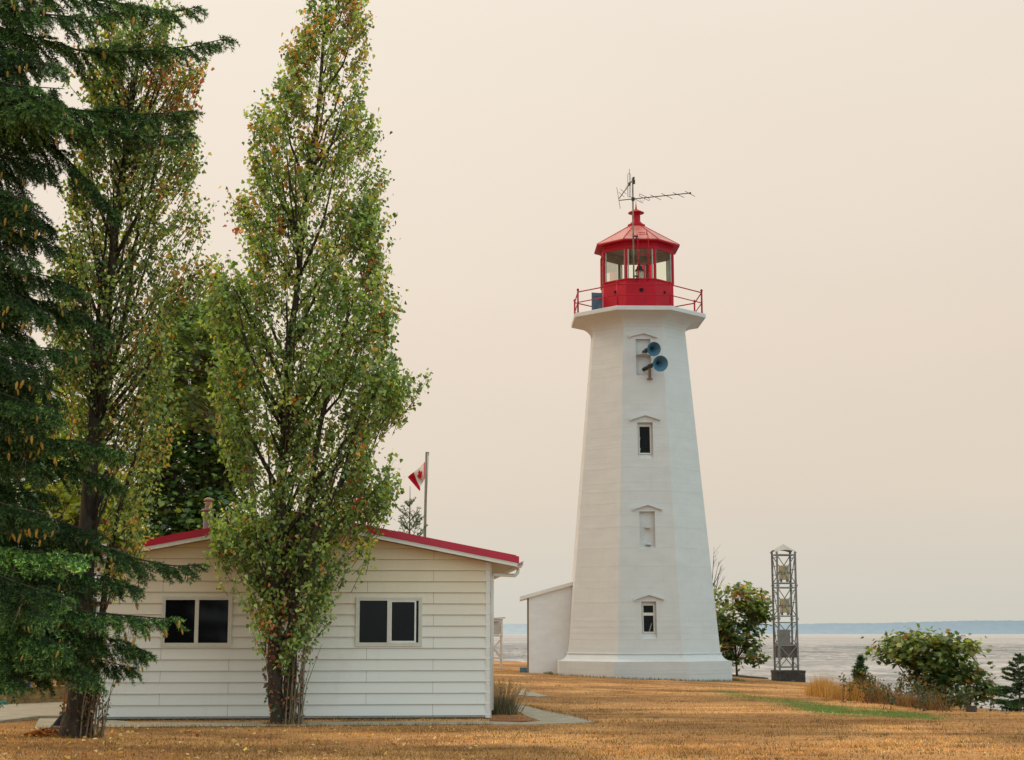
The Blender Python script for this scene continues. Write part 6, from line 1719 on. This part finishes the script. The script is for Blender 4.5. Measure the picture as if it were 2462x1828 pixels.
PAVED.append(np.array([tuple(H(0, 0, 0))[:2], tuple(H(WID, 0, 0))[:2], tuple(H(WID, LEN, 0))[:2], tuple(H(0, LEN, 0))[:2]]))
lawn_grass()
# mown green fringe at the tower foot
n = 2600; a = rng.uniform(0, 2 * np.pi, n); rr = 3.31 / np.maximum(.924, np.abs(np.cos((np.degrees(a) % 45 - 22.5) * np.pi / 180))) + rng.random(n) ** 2 * .3
an = np.radians(ANG[0]) + a
X = xc + (RT.x * np.sin(an) + TC.x * np.cos(an)) * rr * .985; Y = Yc + (RT.y * np.sin(an) + TC.y * np.cos(an)) * rr * .985
o = blades('tower_foot_grass', np.stack([X, Y, gz(X, Y)], 1), rng.uniform(.04, .12, n), .012, np.array([(.05, .09, .03), (.09, .12, .035), (.24, .17, .06)])[rng.choice(3, n)], .3); tag(o, kind='stuff')

def tall_grass(name, label, rows, n, hh, pal, lean, origin_px, heads=False):
    pts = []; W_ = [(ground(*a), ground(*b_), dp) for a, b_, dp in rows]
    while len(pts) < n:
        A, B, depth = W_[rnd.randrange(len(rows))]
        g = A.lerp(B, rnd.random()); pts.append((g.x + rnd.gauss(0, .08), g.y + rnd.random() * depth, 0))
    P = np.array(pts); P[:, 2] = gz(P[:, 0], P[:, 1]) - .02
    col = np.array(pal)[rng.choice(len(pal), n)] * np.exp(rng.normal(0, .18, (n, 1)))
    h = rng.uniform(hh[0], hh[1], n) * (.75 + .25 * np.sin(P[:, 0] * 5 + P[:, 1] * 2) + rng.random(n) * .2)
    o = blades(name, P, h, rng.uniform(.006, .013, n), col, lean, None, ground(*origin_px))
    return tag(o, label, 'grass clump')
tall_grass('dry_grass_clump', 'tall golden dry grass at the lawn edge in front of the pine shrub', [((1978, 1676), (2060, 1686), 2.6), ((2000, 1680), (2140, 1693), 2.2)], 5200, (.28, .62), [(.50, .26, .075), (.58, .34, .12), (.40, .18, .05), (.52, .36, .16)], .16, (2050, 1685))
tall_grass('weed_patch', 'reddish brown weeds and brambles at the foot of the wide maple bush', [((2120, 1692), (2215, 1704), 1.6), ((2150, 1694), (2280, 1712), 1.3)], 3600, (.18, .50), [(.22, .10, .05), (.30, .17, .06), (.09, .085, .03), (.16, .06, .04), (.36, .22, .09)], .38, (2190, 1700))
# bramble leaves among the weeds
def bramble(label, px, n, spread, pal, w, size=(.04, .08), Yo=1.2, stems=18, name='bramble_bush', hgt=.4):
    b = ground(*px); b.y += Yo * .3
    root = thing(name, label, 'bush', Vector((b.x, b.y, float(gz(b.x, b.y)))))
    sp = MB(); P = []
    for _ in range(stems):
        p = b + Vector((rnd.gauss(0, spread), rnd.uniform(0, Yo), 0)); p.z = float(gz(p.x, p.y)) - .05
        e = p + Vector((rnd.gauss(0, .18), rnd.gauss(0, .15), hgt * rnd.uniform(.6, 1.25))); m_ = p.lerp(e, .5) + Vector((rnd.gauss(0, .04), 0, .06))
        sp.tube([p, m_, e], [.008, .006, .002], 4, cap=False)
        for _ in range(n // stems): P.append(m_.lerp(e, rnd.random()) if rnd.random() < .7 else p.lerp(m_, rnd.random()))
    sp.build('stems', M['twig'], root, fix=False)
    P = np.array(P) + rng.normal(0, .05, (len(P), 3)); m_ = len(P); d = nrmz(rng.normal(0, .6, (m_, 3)) + np.array([0, -.2, -.1])); s = nrmz(np.cross(d, rand_dirs(m_)))
    leafmesh('leaves', P, d, s, rng.uniform(size[0], size[1], m_), palette(m_, 1, pal, w), M['leaf'], root, None, T_OVAL, 1.5)
bramble('low straggly bramble with small dark leaves left of the wide maple bush', (2170, 1695), 800, .50, [(.05, .075, .025), (.10, .11, .035), (.20, .07, .04), (.26, .16, .06)], [2, 1.6, 1, .6], stems=40, hgt=.62)
bramble('dark underbrush below the right half of the wide maple bush', (2290, 1712), 700, .5, [(.025, .042, .016), (.05, .07, .022), (.12, .07, .03)], [2, 1.5, .7], stems=30, hgt=.45)
bramble('low yellow green weed at the right side of the black concrete block', (1958, 1641), 240, .22, [(.26, .24, .05), (.12, .14, .03), (.06, .085, .025)], [2, 1.2, 1], (.07, .12), .9, 14, 'weed', .34)
bramble('yellow green weeds along the dark log at the lighthouse foot', (1775, 1627), 260, .55, [(.26, .22, .05), (.14, .14, .035), (.07, .085, .03)], [2, 1.2, 1], (.06, .11), .5, 24, 'weed', .34)

# ornamental grass bush at the house corner
def corner_bush():
    b = ground(1205, 1721); b.y += .35
    root = thing('ornamental_grass', 'tufted green plant with tan seed heads at the right house corner', 'plant', b)
    n = 1500; P = np.stack([b.x + rng.normal(0, .11, n), b.y + rng.normal(0, .13, n), np.full(n, b.z - .02)], 1)
    hgt = rng.uniform(.24, .44, n); col = np.array([(.12, .15, .05), (.09, .09, .05), (.19, .19, .08), (.20, .14, .10), (.10, .075, .07)])[rng.choice(5, n)]
    d = nrmz(np.stack([(P[:, 0] - b.x) * 1.5 + rng.normal(.05, .22, n), rng.normal(0, .25, n), np.ones(n)], 1)); s = nrmz(np.cross(d, rand_dirs(n)))
    leafmesh('blades', P, d, s, hgt, col, M['grassblade'], root, None, T_NEEDLE, .03, 0)
    k = 130; P = np.stack([b.x + rng.normal(0, .11, k), b.y + rng.normal(0, .13, k), np.full(k, b.z)], 1); d = nrmz(np.stack([(P[:, 0] - b.x) * 1.8 + rng.normal(.10, .22, k), rng.normal(0, .2, k), np.ones(k)], 1)); L2 = rng.uniform(.45, .68, k)
    mb = MB()
    for i in range(k): mb.tube([Vector(P[i]), Vector(P[i] + d[i] * L2[i])], [.003, .0025], 3, cap=False)
    mb.build('stalks', mat('tan_stalk', (.34, .24, .14), .8, .2, 5), root, fix=False)
    t = np.repeat(np.arange(k), 12); c = P[t] + d[t] * (L2[t] * rng.uniform(.80, 1.06, len(t)))[:, None] + rng.normal(0, .010, (len(t), 3)); dd = nrmz(d[t] + rng.normal(0, .5, (len(t), 3))); s = nrmz(np.cross(dd, rand_dirs(len(t))))
    leafmesh('seed_heads', c, dd, s, rng.uniform(.018, .034, len(t)), np.array([(.44, .28, .16), (.36, .20, .13), (.50, .34, .2)])[rng.choice(3, len(t))], M['leaf'], root, None, T_OVAL, 1.2)
corner_bush()
for ob_ in list(bpy.data.objects):
    if ob_.name.split('.')[0] in ('dead_twigs', 'sucker_shoots', 'stems', 'twigs', 'stalks'): ob_['kind'] = 'stuff'
# mulch strip beside the house corner
mu = [ground(*p) for p in ((1176, 1722), (1215, 1721), (1262, 1727), (1296, 1735.5), (1250, 1738), (1178, 1736))]
mb = MB(); mb.poly([Vector((p.x, p.y, float(gz(p.x, p.y)) + .02)) for p in mu]); o = mb.build('flower_bed', mat('red_brown_mulch', (.26, .10, .03), .95, .4, 14, .9, 30, .03)); tag(o, kind='structure')

# ------------------------------------------------------------------ sky, sun, camera
SUN_AZ, SUN_EL = R(-68), R(38)     # azimuth measured from +Y toward +X
def world():
    w = bpy.data.worlds.new('World'); scene.world = w; w.use_nodes = True
    nt = w.node_tree; nt.nodes.clear(); L = nt.links.new
    out = nt.nodes.new('ShaderNodeOutputWorld')
    tc = nt.nodes.new('ShaderNodeTexCoord'); sp = nt.nodes.new('ShaderNodeSeparateXYZ'); L(tc.outputs['Generated'], sp.inputs[0])
    c = ramp(nt, sp.outputs['Z'], [(0.0, (.64, .62, .545)), (.03, (.68, .645, .56)), (.09, (.75, .65, .545)), (.18, (.79, .67, .555)), (.30, (.835, .725, .605)), (.42, (.875, .78, .655)), (.62, (1.05, 1.0, .89)), (1.0, (1.42, 1.38, 1.28))])
    # sky made a little darker toward the right, away from the sun
    mx = nt.nodes.new('ShaderNodeMapRange'); mx.inputs[1].default_value = -.4; mx.inputs[2].default_value = .4; mx.inputs[3].default_value = 1.045; mx.inputs[4].default_value = .945; L(sp.outputs['X'], mx.inputs[0])
    c = mixcol(nt, c, mx.outputs[0], 1.0, 'MULTIPLY')
    n = noise(nt, 2.2, 3, .5, stretch=(1, 1, 3), coord='Generated'); c = mixcol(nt, c, ramp(nt, n, [(.3, .975), (.7, 1.025)]), 1.0, 'MULTIPLY')
    # unseen sky behind the viewer: brightened and tinted to light the walls
    bk = nt.nodes.new('ShaderNodeMapRange'); bk.interpolation_type = 'SMOOTHSTEP'; bk.inputs[1].default_value = .35; bk.inputs[2].default_value = -.6; L(sp.outputs['Y'], bk.inputs[0])
    mb_ = nt.nodes.new('ShaderNodeMapRange'); mb_.inputs[1].default_value = -.7; mb_.inputs[2].default_value = .7; L(sp.outputs['X'], mb_.inputs[0])
    c = mixcol(nt, c, ramp(nt, mb_.outputs[0], [(0, (.84, .66, .50)), (.42, (1.05, 1.07, 1.05)), (1, (.94, 1.30, 1.34))]), bk.outputs[0])
    b1 = nt.nodes.new('ShaderNodeBackground'); L(c, b1.inputs['Color']); b1.inputs['Strength'].default_value = 1.0
    sk = nt.nodes.new('ShaderNodeTexSky'); sk.sky_type = 'NISHITA'; sk.sun_disc = False; sk.sun_elevation = SUN_EL; sk.sun_rotation = SUN_AZ; sk.dust_density = 6.0; sk.air_density = 1.5
    b2 = nt.nodes.new('ShaderNodeBackground'); L(sk.outputs[0], b2.inputs['Color']); b2.inputs['Strength'].default_value = 0.012
    ad = nt.nodes.new('ShaderNodeAddShader'); L(b1.outputs[0], ad.inputs[0]); L(b2.outputs[0], ad.inputs[1]); L(ad.outputs[0], out.inputs['Surface'])
world()
sl = bpy.data.lights.new('sun', 'SUN'); sl.energy = 1.0; sl.angle = R(14); sl.color = (1.0, .78, .55)
so_ = bpy.data.objects.new('sun', sl); COL.objects.link(so_)
sd = Vector((math.sin(SUN_AZ) * math.cos(SUN_EL), math.cos(SUN_AZ) * math.cos(SUN_EL), math.sin(SUN_EL)))
so_.rotation_euler = sd.to_track_quat('Z', 'Y').to_euler(); so_.location = (-20, 20, 40)

cd = bpy.data.cameras.new('camera'); cam = bpy.data.objects.new('camera', cd); COL.objects.link(cam)
cam.location = (0, 0, EYE); cam.rotation_euler = (R(90) + PITCH, 0, 0)
cd.sensor_fit = 'HORIZONTAL'; cd.sensor_width = 36.0; cd.lens = F / 2462 * 36.0; cd.clip_start = .1; cd.clip_end = 40000
scene.camera = cam
scene.render.resolution_x, scene.render.resolution_y = 1024, 760
scene.view_settings.view_transform = 'Standard'; scene.view_settings.look = 'None'; scene.view_settings.exposure = 0; scene.view_settings.gamma = 1
scene.render.engine = 'CYCLES'
scene.cycles.max_bounces = 8; scene.cycles.transparent_max_bounces = 24; scene.cycles.caustics_reflective = False; scene.cycles.caustics_refractive = False
